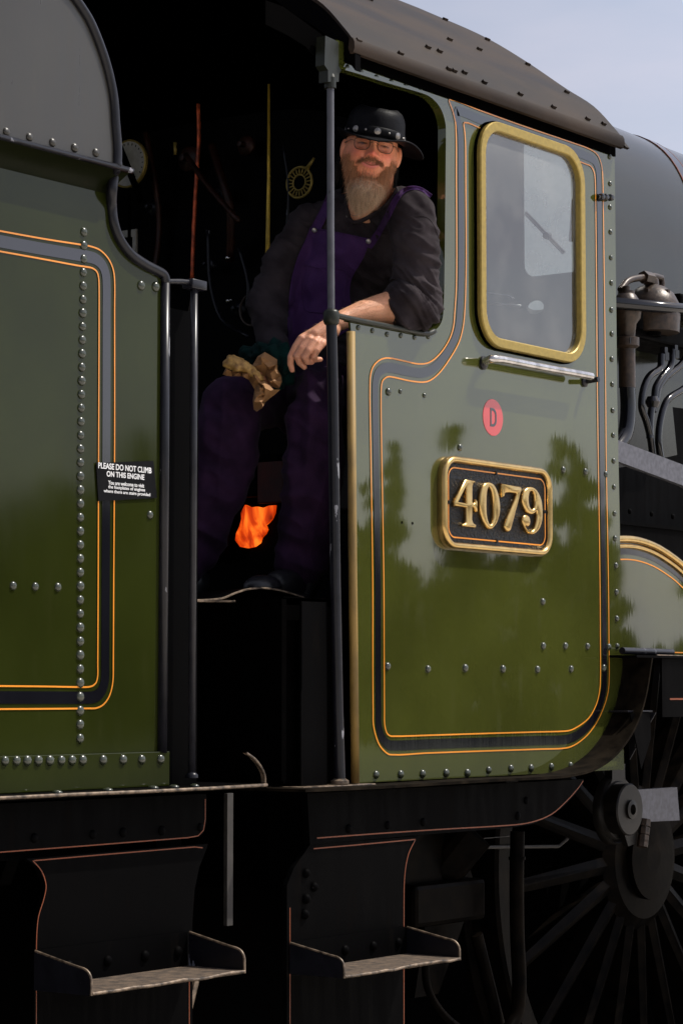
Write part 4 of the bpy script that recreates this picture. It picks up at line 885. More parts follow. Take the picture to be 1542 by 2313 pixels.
# bulk of tender so it has depth
bm=bmesh.new(); box(bm,(xl,D+.009,zbt-.1),(4.80,D+.05,PY(370,640).z-.02)); box(bm,(xl,D+.05,1.2),(4.7,2*YC-D-.05,2.6)); box(bm,(xl,2*YC-D-.05,1.2),(4.8,2*YC-D,3.2)); box(bm,(xl-.4,D,1.1),(xl,2*YC-D,3.0))
bmobj('tender_tank',bm,'frame',TE)
bm=bmesh.new()
for k in range(70):
    x=rng.uniform(.3,4.0); y=rng.uniform(D+.3,2*YC-D-.3); r_=rng.uniform(.08,.2); t=bmesh.new(); bmesh.ops.create_icosphere(t,subdivisions=1,radius=r_)
    for v in t.verts: v.co=Vector((x,y,2.75+.0*x))+v.co*rng.uniform(.7,1.2)
    me=bpy.data.meshes.new('t'); t.to_mesh(me); t.free(); bm.from_mesh(me)
bmobj('coal_load',bm,'sootshade',TE)
# tender frame and step
yt=D-.02
bm=bmesh.new(); prism(bm,[[(xl,zf-.012)]+px2([(466,1793),(467,1800),(466,1860),(458,1884),(440,1890)],yt)+[(xl,PY(0,1934,yt).z)]],yt,yt+.02)
prism(bm,[px2([(60,1940),(470,1906),(466,1920),(450,1960),(440,2010),(435,2080),(435,2420),(78,2420),(78,2160),(84,2090),(100,2030),(103,1995),(88,1960)],yt+.004)],yt+.004,yt+.018)
TV=bmobj('tender_valance',bm,'frame',TE)
bm=bmesh.new()
ribbon(bm,[(xl,PY(0,1925,yt).z)]+px2([(0,1925),(200,1910),(425,1892)],yt-.001)+px2([(448,1888),(460,1875),(464,1850),(464,1805)],yt-.001),.003,yt-.001)
ribbon(bm,px2([(78,1944),(250,1929),(440,1913),(458,1915)],yt+.003),.003,yt+.003)
ribbon(bm,[(p.x,p.y) for p in cat([(*a,0) for a in px2([(75,1944),(95,1968),(105,2000),(100,2030),(88,2070),(84,2110),(83,2160),(83,2420)],yt+.003)],4)],.003,yt+.003)
ribbon(bm,px2([(428,2215),(428,2420)],yt+.003),.003,yt+.003)
bmobj('step_lining',bm,'dorange',TV)
rivets('valance_rivets',[PY(u,v,yt) for (u,v) in ((78,1893),(210,1885),(278,1880),(365,1876),(452,1869))],.012,'frame',TV)
step(80,420,(2146,2120),yt+.003,.185,TV,.085)
bm=bmesh.new(); box(bm,tuple(PY(514,1792,D+.05)),tuple(PY(526,2090,D+.05)+Vector((0,.012,0)))); bmobj('steel_strap',bm,'bar',TE)
bm=bmesh.new(); tube(bm,[PY(440,2215,D+.02),PY(390,2420,D+.02)],.012,8); bmobj('brake_pull_rod',bm,'worn',TE)
bm=bmesh.new(); box(bm,(xl,D+.42,.5),(4.95,D+.45,1.35)); box(bm,(4.9,D+.1,.95),(5.0,2*YC-D-.1,1.5)); box(bm,(xl,YC+.6,.5),(5,YC+.63,1.4)); bmobj('tender_frames',bm,'sootshade',TE)
for x in (3.9,1.6): wheel(x,D+.55,.63,.63,14,TE,'tender_wheel')
# loco trailing frames close the gap at low level
bm=bmesh.new(); box(bm,(5.0,D+.65,.45),(9.9,D+.68,1.4)); bmobj('inside_frame',bm,'sootshade',LOC)
# notice
q0=PY(217,1046,D-.003); q1=PY(346,1041,D-.003); q2=PY(354,1125,D-.003); q3=PY(222,1132,D-.003)
SG=thing('notice_sign','small black notice with white capitals reading PLEASE DO NOT CLIMB ON THIS ENGINE','sign',tuple(PY(285,1130,D-.003)))
bm=bmesh.new(); prism(bm,[[(q.x,q.z) for q in (q0,q1,q2,q3)]],D-.0045,D-.0025); bmobj('board',bm,'sign',SG)
def text(s,u,v,hpx,wpx,parent,bold=True,y=D-.0052,rot=0):
    cu=bpy.data.curves.new('txt','FONT'); cu.body=s; cu.align_x='CENTER'; cu.align_y='CENTER'; cu.size=1; cu.extrude=.01; cu.offset=.022 if bold else .016
    o=bpy.data.objects.new('t',cu); C.objects.link(o); dg=bpy.context.evaluated_depsgraph_get(); me=bpy.data.meshes.new_from_object(o.evaluated_get(dg)); bpy.data.objects.remove(o)
    xs=[v_.co.x for v_ in me.vertices]; ys=[v_.co.y for v_ in me.vertices]
    a=PY(u-wpx/2,v,y); b_=PY(u+wpx/2,v,y); sw=(b_.x-a.x)/(max(xs)-min(xs)); h0=PY(u,v-hpx/2,y).z-PY(u,v+hpx/2,y).z; sh=h0/(max(ys)-min(ys)); c=PY(u,v,y); mx_=(max(xs)+min(xs))/2; my=(max(ys)+min(ys))/2
    for v_ in me.vertices:
        lx=(v_.co.x-mx_)*sw; lz=(v_.co.y-my)*sh; v_.co=Vector((c.x+lx,y+(.0006 if v_.co.z<0 else 0),c.z+lz+lx*.006))
    me.name='lettering'; me.update(); return link('lettering',me,'white',parent)
text('PLEASE DO NOT CLIMB',283.5,1057,13.5,120,SG); text('ON THIS ENGINE',284.5,1074,12.5,85,SG)
text('You are welcome to visit',286,1093.5,9,81,SG,False); text('the footplates of engines',287,1104,9.5,83,SG,False); text('where there are stairs provided',288,1114,9.5,105,SG,False)
# ================================================================ the driver, sitting at the cab side
def blob(prims,vox,smooth=3):
    """union of capsules / ellipsoids -> one continuous skin. prim: ('c',[(u,v,z,rpx),...]) or ('e',centre,(rx,ry,rz),axes) or ('m',verts,faces)"""
    bm=bmesh.new()
    for p in prims:
        if p[0]=='c':
            pts=[PD(u,v,z) for u,v,z,r in p[1]]; rs=[r*z/F for u,v,z,r in p[1]]
            if len(pts)>1: tube(bm,pts,rs,20)
            for q,r in zip(pts,rs):
                r_=bmesh.ops.create_icosphere(bm,subdivisions=3,radius=r)
                for v in r_['verts']: v.co+=q
        elif p[0]=='e':
            r_=bmesh.ops.create_icosphere(bm,subdivisions=4,radius=1)
            for v in r_['verts']:
                c=v.co.copy(); v.co=p[1]+p[3][0]*c.x*p[2][0]+p[3][1]*c.y*p[2][1]+p[3][2]*c.z*p[2][2]
        else:
            vv=[bm.verts.new(q) for q in p[1]]
            for f in p[2]: bm.faces.new([vv[i] for i in f])
    bmesh.ops.recalc_face_normals(bm,faces=bm.faces)
    me=bpy.data.meshes.new('tmp'); bm.to_mesh(me); bm.free()
    o=bpy.data.objects.new('tmp',me); C.objects.link(o)
    md=o.modifiers.new('r','REMESH'); md.mode='VOXEL'; md.voxel_size=vox; md.use_smooth_shade=True
    dg=bpy.context.evaluated_depsgraph_get(); m2=bpy.data.meshes.new_from_object(o.evaluated_get(dg)); bpy.data.objects.remove(o)
    bm=bmesh.new(); bm.from_mesh(m2)
    for _ in range(smooth): bmesh.ops.smooth_vert(bm,verts=bm.verts,factor=.5,use_axis_x=True,use_axis_y=True,use_axis_z=True)
    bm.to_mesh(m2); bm.free(); m2.update(); return m2
def px_of(p):
    q=p-CAM; z=q.dot(FV); return CXP+F*q.dot(RV)/z, CYP-F*q.dot(UV)/z, z
def displace(me,fn):
    nn=[v.normal.copy() for v in me.vertices]
    for v,n in zip(me.vertices,nn):
        v.co+=n*fn(v.co,n)
    me.update()
def colours(me,fn):
    ca=me.color_attributes.new('Col','FLOAT_COLOR','POINT'); 
    arr=np.ones((len(me.vertices),4),dtype=np.float32)
    for i,v in enumerate(me.vertices): arr[i,:3]=fn(v.co)
    ca.data.foreach_set('color',arr.ravel())
def attrmat(n,rough=.5,sss=0,ior=1.4,bump=0,bscale=400,noisev=.1):
    m,t,N,L,b=newmat(n); a=N.new('ShaderNodeAttribute'); a.attribute_name='Col'
    tc=N.new('ShaderNodeTexCoord'); ns=N.new('ShaderNodeTexNoise'); ns.inputs['Scale'].default_value=bscale; ns.inputs['Detail'].default_value=4; L.new(tc.outputs['Object'],ns.inputs[0])
    mx=N.new('ShaderNodeMixRGB'); mx.blend_type='MULTIPLY'; mx.inputs[0].default_value=1
    mr=N.new('ShaderNodeMapRange'); mr.inputs[3].default_value=1-noisev*2; mr.inputs[4].default_value=1+noisev*2; L.new(ns.outputs[0],mr.inputs[0]); L.new(a.outputs[0],mx.inputs[1]); L.new(mr.outputs[0],mx.inputs[2])
    L.new(mx.outputs[0],b.inputs['Base Color']); b.inputs['Roughness'].default_value=rough; b.inputs['IOR'].default_value=ior
    if sss: b.inputs['Subsurface Weight'].default_value=sss; b.inputs['Subsurface Radius'].default_value=(.012,.004,.002); b.inputs['Subsurface Scale'].default_value=.6
    if bump:
        bp=N.new('ShaderNodeBump'); bp.inputs['Strength'].default_value=bump; bp.inputs['Distance'].default_value=.002; L.new(ns.outputs[0],bp.inputs['Height']); L.new(bp.outputs[0],b.inputs['Normal'])
    return m
M['skin']=attrmat('skin',.5,.12,bump=.35,bscale=260,noisev=.12)
M['hair']=attrmat('beard_hair',.55,noisev=.15)
M['darkhair']=simple('dark_brown_hair',(.008,.006,.005),.6,ior=1.3)
def cloth(n,col,col2,bump=.3):
    m=simple(n,col,.85,var=.15,scale=14,bump=bump,bscale=500,col2=col2,ior=1.3); m.node_tree.nodes['Principled BSDF'].inputs['Sheen Weight'].default_value=.03; m.node_tree.nodes['Principled BSDF'].inputs['Specular IOR Level'].default_value=.15; m.node_tree.nodes['Principled BSDF'].inputs['Sheen Roughness'].default_value=.4; return m
M['shirt']=cloth('faded_black_cotton',(.019,.0145,.0165),(.036,.029,.032))
M['overall']=cloth('purple_overalls',(.045,.018,.075),(.060,.026,.095))
M['leather']=simple('black_leather',(.004,.004,.005),.5,var=.3,ior=1.16,scale=30,bump=.2,bscale=200)
M['boot']=simple('black_boot_leather',(.008,.008,.010),.4,bump=.2)
M['silver']=simple('silver_stud',(.30,.28,.26),.35,.9)
M['wire']=simple('spectacle_wire',(.10,.06,.035),.3,.8)
M['lip']=M['skin']
PERS=thing('person','bearded man in studded black hat, glasses and purple overalls leaning on the cab opening','person',tuple(PD(700,1330,7.3)),None)
ra=math.radians(-9)
HX=(RV*math.cos(ra)+UV*math.sin(ra)); HZ=(UV*math.cos(ra)-RV*math.sin(ra)); HY=-FV
yaw=math.radians(4); HX,HY=(HX*math.cos(yaw)+HY*math.sin(yaw)*-1).normalized(),(HY*math.cos(yaw)+HX*math.sin(yaw)).normalized()
HO=PD(838,336,7.27)
HS=1.0
def HL(x,y,z): return HO+(HX*x+HY*y+HZ*z)*HS
def toH(p): q=(p-HO)/HS; return q.dot(HX),q.dot(HY),q.dot(HZ)
def g(x,s): return math.exp(-(x/s)**2)
def smst(a,b_,x): 
    t=min(1,max(0,(x-a)/(b_-a))); return t*t*(3-2*t)
def facey(x,z):
    ax=abs(x); d=0
    d+=.005*g(z-.018,.009)*g(x,.045)-.008*smst(.03,.06,z)
    d-=.009*g(ax-.032,.015)*g(z-.002,.010)
    d+=.0045*g(ax-.032,.014)*g(z+.002,.006)
    d-=.0035*g(ax-.034,.013)*g(z+.011+.03*(ax-.032),.0035)    # bag under the eye
    zr=smst(.016,-.030,z)*smst(-.042,-.034,z)
    d+=(.010+.015*smst(.004,-.028,z))*g(x,.0095+.004*smst(0,-.03,z))*max(0,min(1,smst(.022,.0,z)))*smst(-.044,-.034,z)
    d+=.006*g(x,.013)*g(z+.029,.009)
    d+=.012*g(ax-.0155,.0065)*g(z+.033,.0065)
    d+=.009*g(ax-.044,.019)*g(z+.030,.017)
    # crease from nose wing to mouth corner
    t=min(1,max(0,(-.030-z)/.032)); cx=.021+.018*t
    if z<-.026 and z>-.07: d-=.0045*g(ax-cx,.0038)*smst(-.072,-.06,z)
    zm=-.0590+.012*(x/.028)**2
    wm=smst(.036,.025,ax)
    d+=.0045*g(z-(zm+.0055),.0045)*wm+.006*g(z-(zm-.0065),.005)*wm
    d-=.0075*g(z-zm,.0022)*wm
    d-=.003*g(ax-.033,.005)*g(z+.054,.006)
    d+=.004*g(x,.035)*g(z+.050,.014)
    d-=.004*g(x,.022)*g(z+.079,.006)
    d+=.009*g(x,.024)*g(z+.100,.014)
    return d
nt_,np_=110,140
hv=[];hf=[];
for i in range(nt_+1):
    th=PI*i/nt_
    for j in range(np_):
        ph=2*PI*j/np_; sx=math.sin(th)*math.cos(ph); sy=math.sin(th)*math.sin(ph); sz=math.cos(th)
        z=sz*.116; 
        wr=1+.10*smst(.2,-.45,sz)*smst(-1.0,-.5,sz)
        x=sx*.0765*wr; y=sy*(.094 if sy>0 else .10)
        if sy>0: y+=0.012*smst(0,.9,math.sin(th)*math.sin(ph))*smst(.9,.2,abs(sz))*0+ .010*smst(-.2,-.9,sz)*math.sin(th)
        if sy>0.12: y+=facey(x,z)*smst(.12,.4,sy)
        hv.append(HL(x,y,z))
for i in range(nt_):
    for j in range(np_):
        hf.append((i*np_+j,i*np_+(j+1)%np_,(i+1)*np_+(j+1)%np_,(i+1)*np_+j))
hf=[f for f in hf]
axs=(HX,HY,HZ)
body=[('m',hv,hf),
 ('e',HL(-.080,-.008,-.012),(.010,.018,.030),axs),('e',HL(.083,-.008,-.012),(.011,.018,.031),axs),
 ('c',[(842,395,7.34,52),(840,445,7.42,50),(830,500,7.54,56)]),
 ('c',[(815,535,7.60,108),(770,640,7.62,95),(730,760,7.62,100),(715,850,7.62,95)]),
 ('c',[(860,495,7.55,40),(932,490,7.32,42),(948,600,7.285,36),(946,690,7.28,36)]),
 ('c',[(945,692,7.28,34),(925,690,7.265,38),(893,694,7.24,41),(860,700,7.22,36),(820,707,7.18,29),(780,720,7.14,23),(757,729,7.11,20)]),
 ('c',[(780,500,7.6,50),(700,505,7.60,42),(640,600,7.55,36),(605,690,7.48,34),(612,760,7.38,24),(625,800,7.30,18)]),
 ('c',[(757,729,7.12,19),(735,745,7.09,21),(712,757,7.065,17)]),
 ('c',[(757,729,7.12,18),(748,748,7.09,19),(730,768,7.07,14)]),
 ('c',[(735,740,7.10,17),(703,757,7.065,14),(688,762,7.06,11)]),
 # fingers of the resting left hand
 ('c',[(690,760,7.06,10.5),(681,765,7.05,10),(668,783,7.045,8.8),(657,806,7.05,8.2),(656,822,7.06,7.4),(660,836,7.065,6)]),
 ('c',[(706,762,7.06,11),(699,768,7.04,10.4),(682,787,7.03,9.2),(671,804,7.035,8.8),(676,818,7.05,7.8),(687,829,7.06,6.5)]),
 ('c',[(718,766,7.06,11),(711,773,7.035,10.2),(697,792,7.02,9),(688,806,7.025,8.8),(694,817,7.04,7.8),(704,818,7.055,6.4)]),
 ('c',[(732,770,7.07,10),(726,777,7.045,9.6),(715,792,7.03,8.4),(709,804,7.035,8),(713,812,7.05,7),(723,812,7.06,6)]),
 # thumb, behind the palm
 ('c',[(735,760,7.12,12),(715,782,7.14,10.5),(700,802,7.13,9),(692,816,7.12,7.5)]),
 # right hand closing on the wrapped food
 ('c',[(625,800,7.30,18),(628,822,7.27,20),(622,838,7.25,17)]),
 ('c',[(618,822,7.25,10),(600,812,7.20,9),(588,822,7.17,8)]),('c',[(620,836,7.25,10),(602,832,7.19,9),(588,840,7.165,8)]),('c',[(622,848,7.25,10),(606,850,7.19,8.5),(594,858,7.17,7.5)]),('c',[(626,858,7.26,9),(612,866,7.20,8),(602,872,7.18,7)]),
 ('c',[(628,806,7.27,10),(612,794,7.24,9),(598,796,7.22,7.5)]),
 # legs
 ('c',[(700,860,7.62,60),(715,880,7.32,42),(715,893,7.20,34),(700,1050,7.20,36),(685,1240,7.22,32)]),
 ('c',[(660,870,7.66,60),(560,905,7.42,44),(525,925,7.32,38),(470,1100,7.28,42),(425,1270,7.28,32)]),
]
bme=blob(body,.0023,1)
def skincol(p):
    u,v,z=px_of(p)
    if v<470:
        x,y,z_=toH(p); ax=abs(x)
        c=np.array((.70,.27,.145))
        red=np.array((.68,.14,.085))
        k=.6*g(ax-.045,.022)*g(z_+.028,.018)+.8*g(x,.018)*g(z_+.030,.012)+.3*g(z_+.09,.02)*g(x,.03)
        c=c*(1-min(.85,k))+red*min(.85,k)
        if y>.05:
            zm=-.0590+.012*(x/.028)**2
            lk=.9*smst(.034,.027,ax)*max(g(z_-(zm+.0035),.0035),g(z_-(zm-.006),.0055)); c=c*(1-lk)+np.array((.58,.16,.14))*lk
            dk=.85*smst(.031,.024,ax)*g(z_-zm,.0016); c=c*(1-dk)+np.array((.08,.02,.015))*dk
            ek=.9*smst(.049,.043,ax)*smst(.017,.022,ax)*g(z_-(.0015-9*(ax-.033)**2),.0021); c=c*(1-ek)+np.array((.03,.015,.01))*ek
            ik=.8*g(ax-.032,.005)*g(z_-.000,.0034); c=c*(1-ik)+np.array((.02,.02,.02))*ik
            nk=.8*g(ax-.008,.004)*g(z_+.0405,.003); c=c*(1-nk)+np.array((.06,.02,.015))*nk
            # beard shadow on the skin
            bk=.55*smst(-.075,-.105,z_)+.4*smst(.02,.04,ax)*smst(-.045,-.07,z_)
            bk=max(bk,.6*smst(.050,.066,ax)*smst(-.005,-.05,z_)); c=c*(1-bk)+np.array((.34,.13,.065))*bk
        return c
    if u<760 and v>700:
        return np.array((.62,.29,.18))
    return np.array((.64,.31,.18))
colours(bme,skincol)
BODY=link('body',bme,'skin',PERS,True)
# ---- clothes
def fold(p,n):
    u,v,z=px_of(p)
    a=noise.noise(Vector((p.x*7,p.y*7,p.z*9)))*.006
    # sleeve: diagonal drag folds that tighten toward the elbow
    w_=smst(560,660,v)*smst(860,900,u)
    t=(p.z*1.0+ (u-900)*.0016)
    r_=1-abs(noise.noise(Vector((t*34+noise.noise(p*8)*1.3,u*.004,0)))*2)
    a+=w_*(max(0,r_-.35))*.020*(1-.6*smst(960,985,u))
    t2=(u*.012-v*.018); r2=1-abs(noise.noise(Vector((t2*.9,u*.006+v*.003,3)))*2)
    a+=(max(0,r2-.3))*.018*(.45+.55*w_)
    q3=Vector((u*.016+v*.010,(v-u*.6)*.045,p.y*8)); a+=(1-abs(noise.noise(q3))*2-.5)*.0045
    return a
shirt=[('c',[(818,535,7.60,118),(772,640,7.62,112),(732,750,7.62,114),(720,800,7.62,108)]),
 ('c',[(838,462,7.47,56),(830,500,7.54,74),(825,560,7.56,110)]),
 ('c',[(850,474,7.48,52),(900,474,7.38,53),(928,484,7.31,57),(940,560,7.28,50),(943,620,7.275,48),(943,672,7.275,49),(938,690,7.275,53),(912,690,7.258,53)]),
 ('c',[(790,495,7.6,58),(700,512,7.60,52),(640,600,7.55,48),(603,690,7.48,46),(614,765,7.36,32),(622,792,7.31,27)])]
sme=blob(shirt,.0042,4)
displace(sme,fold)
# neckline (pixel-shaped opening cut in the front): remove faces in front of the chest skin
neck=[(790,400),(784,440),(783,470),(790,497),(800,503),(830,490),(860,472),(884,448),(900,420),(915,395),(850,380)]
def inpoly(x,y,P):
    r_=False; n=len(P)
    for i in range(n):
        x1,y1=P[i]; x2,y2=P[(i+1)%n]
        if (y1>y)!=(y2>y) and x<(x2-x1)*(y-y1)/(y2-y1)+x1: r_=not r_
    return r_
bm=bmesh.new(); bm.from_mesh(sme)
kill=[]
for f in bm.faces:
    c=f.calc_center_median(); u,v,z=px_of(c)
    if v<510 and (inpoly(u,v,neck) or (v<438 and 770<u<893)) : kill.append(f)
    elif u<918 and v>640 and 600<v<760 and u>880:
        # open cuff: cut the sleeve across the forearm
        pass
    elif v>690 and u<640 and z<7.42: pass
bmesh.ops.delete(bm,geom=kill,context='FACES')
# drop loose bits
bm.to_mesh(sme); bm.free()
sbvh=BVHTree.FromPolygons([v.co.copy() for v in sme.vertices],[tuple(p.vertices) for p in sme.polygons])
bbvh=BVHTree.FromPolygons([v.co.copy() for v in bme.vertices],[tuple(p.vertices) for p in bme.polygons])
SH=link('shirt',sme,'shirt',PERS,True)
def hit(u,v,bvhs,default=None,off=.004):
    d=ray(u,v).normalized(); best=None
    for b_ in bvhs:
        l,n,i,dist=b_.ray_cast(CAM,d)
        if l is not None and (best is None or dist<best[1]): best=(l,dist)
    if best is None: return default
    return best[0]-d*off
# collar rib
bm=bmesh.new(); cp=[]
for (u,v) in [tuple(p)[:2] for p in cat([(784,438,0),(783,465,0),(788,490,0),(797,503,0),(815,499,0),(840,486,0),(862,473,0),(884,450,0),(898,425,0)],5)]:
    h_=hit(u,v,[sbvh,bbvh],None,.003)
    if h_: cp.append(h_)
cp2=[cp[0]]+[(cp[i-1]+cp[i]*2+cp[i+1])/4 for i in range(1,len(cp)-1)]+[cp[-1]]
tube(bm,cp2,.0075,10,True,.8); bmobj('collar',bm,'shirt',SH,True)
bm=bmesh.new(); sp=[hit(q.x,q.y,[sbvh],None,.0005) for q in cat([(893,507,0),(915,494,0),(940,488,0),(965,492,0),(982,515,0),(992,545,0)],5)]
sp=[q for q in sp if q]; tube(bm,sp,.0011,6); bmobj('sleeve_seam',bm,'shirt',SH,True)
# rolled cuff around the forearm
bm=bmesh.new()
for k,(u,v,z,ru) in enumerate(((908,692,7.27,52),(917,692,7.28,55),(925,692,7.285,52))):
    c=PD(u,v,z); ax=(PD(860,700,7.27)-PD(945,692,7.36)).normalized(); n1=ax.cross(FV).normalized(); n2=ax.cross(n1); R_=ru*z/F*.86
    pts=[c+(n1*math.cos(a)*1.02+n2*math.sin(a)*.95)*R_*(1+.06*math.sin(3*a+k*2)+.03*math.sin(7*a+k))+ax*.006*math.sin(2*a+k) for a in [2*PI*q/36 for q in range(37)]]
    tube(bm,pts,.0095,10,False)
bmobj('rolled_cuff',bm,'shirt',SH,True)
# ---- overalls: legs
def lfold(p,n):
    u,v,z=px_of(p)
    r_=1-abs(noise.noise(Vector((p.z*14+u*.01,u*.012,z*2)))*2); r2=1-abs(noise.noise(Vector((u*.02,p.z*3,1)))*2)
    return (r_-.5)*.012+(r2-.5)*.012+noise.noise(p*5)*.01
M['trouser']=cloth('sooty_purple_trousers',(.016,.0075,.021),(.030,.013,.037),.15)
legs=[('c',[(735,800,7.62,110),(715,880,7.63,118)]),
 ('c',[(700,870,7.60,78),(722,880,7.30,66),(722,885,7.16,60),(716,930,7.15,66),(708,1000,7.17,72),(704,1080,7.18,70),(695,1170,7.2,62),(685,1240,7.21,56),(683,1270,7.21,56)]),
 ('c',[(640,880,7.66,78),(560,900,7.40,72),(528,915,7.28,70),(512,980,7.27,76),(490,1080,7.28,74),(455,1190,7.28,62),(430,1265,7.28,56)])]
lme=blob(legs,.0055,4); displace(lme,lfold)
OV=link('overalls',lme,'trouser',PERS,True)
lbvh=BVHTree.FromPolygons([v.co.copy() for v in lme.vertices],[tuple(p.vertices) for p in lme.polygons])
def drape(name,left,right,mat,parent,nv=40,nu=24,off=.006,zmin=7.10):
    """a cloth panel laid on the chest between two boundary curves (top to bottom)"""
    Lc=cat([(*p,0) for p in left],6); Rc=cat([(*p,0) for p in right],6)
    def at(c,t):
        k=t*(len(c)-1); i=min(int(k),len(c)-2); return c[i].lerp(c[i+1],k-i)
    vs=[];last=7.4
    for i in range(nv+1):
        a=at(Lc,i/nv); b_=at(Rc,i/nv); row=[]
        for j in range(nu+1):
            p=a.lerp(b_,j/nu); h_=hit(p.x,p.y,[sbvh],None,off)
            if h_ is None or px_of(h_)[2]<zmin: h_=PD(p.x,p.y,max(last,zmin))
            last=px_of(h_)[2]; row.append(h_)
        vs.append(row)
    for _ in range(5): # relax depth
        zz=[[px_of(p)[2] for p in r_] for r_ in vs]
        for i in range(nv+1):
            for j in range(nu+1):
                nb=[zz[i2][j2] for i2,j2 in ((i-1,j),(i+1,j),(i,j-1),(i,j+1)) if 0<=i2<=nv and 0<=j2<=nu]
                z_=min(zz[i][j],(sum(nb)/len(nb)+zz[i][j])/2); u,v,_z=px_of(vs[i][j]); vs[i][j]=PD(u,v,z_)
    bm=bmesh.new(); V=[[bm.verts.new(p-FV*(.007*noise.noise(p*11)+.006*(.5-abs(noise.noise(p*Vector((26,26,9)) if False else Vector((p.x*24,p.y*24,p.z*11)))*2)))) for p in r_] for r_ in vs]; B=[[bm.verts.new(v.co+FV*.004) for v in r_] for r_ in V]
    for i in range(nv):
        for j in range(nu):
            bm.faces.new((V[i][j],V[i][j+1],V[i+1][j+1],V[i+1][j])); bm.faces.new((B[i][j+1],B[i][j],B[i+1][j],B[i+1][j+1]))
    for i in range(nv):
        for j in (0,nu): bm.faces.new((V[i][j],B[i][j],B[i+1][j],V[i+1][j]))
    for j in range(nu):
        for i in (0,nv): bm.faces.new((V[i][j],V[i][j+1],B[i][j+1],B[i][j]))
    hems=[[V[i][0].co.copy() for i in range(nv+1)],[V[i][nu].co.copy() for i in range(nv+1)],[V[0][j].co.copy() for j in range(nu+1)]]
    o=bmobj(name,bm,mat,parent,True,60)
    for h_ in hems:
        bm=bmesh.new(); tube(bm,[q-FV*.001 for q in h_],.0022 if nu>10 else .0013,6); bmobj('hem',bm,mat,o,True)
    return o
BIB=drape('bib',[(702,514),(692,540),(672,585),(658,640),(652,700),(650,760),(650,830)],[(834,540),(828,560),(815,590),(800,615),(790,640),(790,680),(812,730)],'overall',OV,44,28,.007,7.36)
drape('shoulder_strap',[(738,440),(728,465),(715,490),(703,515)],[(755,446),(747,470),(734,497),(722,522)],'overall',OV,14,5,.009)
drape('shoulder_strap',[(975,440),(950,424),(925,421),(905,430),(888,448),(872,480),(855,512),(836,540),(826,556)],[(970,446),(950,431),(928,428),(910,437),(897,456),(883,485),(866,518),(850,545),(838,562)],'overall',OV,40,5,.006)
bm=bmesh.new()
for (u,v) in ((710,520),(832,545)):
    h_=hit(u,v,[sbvh],PD(u,v,7.4),.018); lathe(bm,[(.008,0),(.008,.003),(.005,.005),(.002,.004)],h_,-FV,14)
    bmobj('bib_button',bm,'silver',OV,True,40); bm=bmesh.new()
bm.free()
for pk in ([(690,620),(700,612),(772,628),(776,640)],):
    pt=[hit(u,v,[BVHTree.FromPolygons([q.co.copy() for q in BIB.data.vertices],[tuple(f.vertices) for f in BIB.data.polygons])],None,.002) for u,v in [tuple(q)[:2] for q in cat([(684,600,0),(720,606,0),(780,612,0),(777,660,0),(770,700,0),(720,706,0),(688,698,0),(684,640,0)],4,True)]]
    pt=[q for q in pt if q]; bm=bmesh.new(); tube(bm,pt+[pt[0]],.0016,6,False); bmobj('pocket_seam',bm,'overall',BIB,True)
# ---- boots
fz=1.864
def boot(hu,hv,z,tu,tv,tz):
    a=PD(hu,hv,z); b_=PD(tu,tv,tz); a.z=fz+.04; b_.z=fz+.035; up=Vector((0,0,1)); d=(b_-a).normalized(); s=d.cross(up)
    pr=[('e',a+up*.02,(.048,.042,.062),(d,s,up)),('e',a.lerp(b_,.5)+up*.008,(.085,.044,.046),(d,s,up)),('e',b_,(.062,.048,.036),(d,s,up)),('e',a+up*.10,(.050,.048,.09),(d,s,up)),
        ('e',a.lerp(b_,.5)-up*.030,(.135,.047,.012),(d,s,up))]
    me=blob(pr,.004,3); displace(me,lambda p,n: noise.noise(p*30)*.0025); return link('boot',me,'boot',PERS,True)
boot(690,1290,7.22,592,1300,7.05); boot(440,1295,7.30,345,1300,7.2)
# ---- beard, moustache, eyebrows, hair
def strands(name,roots,mat,parent,wd=.00042):
    vs=[];fs=[];cols=[]
    for (p,d0,ln,tgt,col,curl) in roots:
        p=Vector(p); d=Vector(d0).normalized(); n=5; q=p.copy(); w_=Vector(rng.normal(size=3)).cross(d); 
        if w_.length<1e-6: continue
        w_.normalize(); w2=d.cross(w_).normalized(); base=len(vs)
        for k in range(n+1):
            t=k/n; ww=wd*(1-t*.85)
            for a in (0,2.1,4.2): vs.append(q+(w_*math.cos(a)+w2*math.sin(a))*ww); cols.append(col)
            dd=(d*(1-t)+Vector(tgt)*t+Vector(rng.normal(size=3))*curl).normalized(); q=q+dd*ln/n
        for k in range(n):
            for a in range(3):
                i=base+k*3+a; j=base+k*3+(a+1)%3; fs.append((i,j,j+3,i+3))
    me=bpy.data.meshes.new(name); me.from_pydata([tuple(v) for v in vs],[],fs); me.update()
    if mat=='hair':
        ca=me.color_attributes.new('Col','FLOAT_COLOR','POINT'); arr=np.ones((len(vs),4),dtype=np.float32); arr[:,:3]=np.array(cols); ca.data.foreach_set('color',arr.ravel())
    return link(name,me,mat,parent,True)
def surf(x,z):
    """point on the face front/side at local x,z"""
    d=-HY; o_=HL(x,.3,z); l,n,i,dist=bbvh.ray_cast(o_,d)
    return (l,n) if l is not None else (None,None)
roots=[]; 
def hcol(z):
    t=smst(-.085,-.145,z); t=min(1,max(0,t+rng.normal()*.28)); a=np.array((.44,.19,.085)); b_=np.array((.50,.35,.22)); c=a*(1-t)+b_*t
    return c*rng.uniform(.6,1.4)
cnt=0
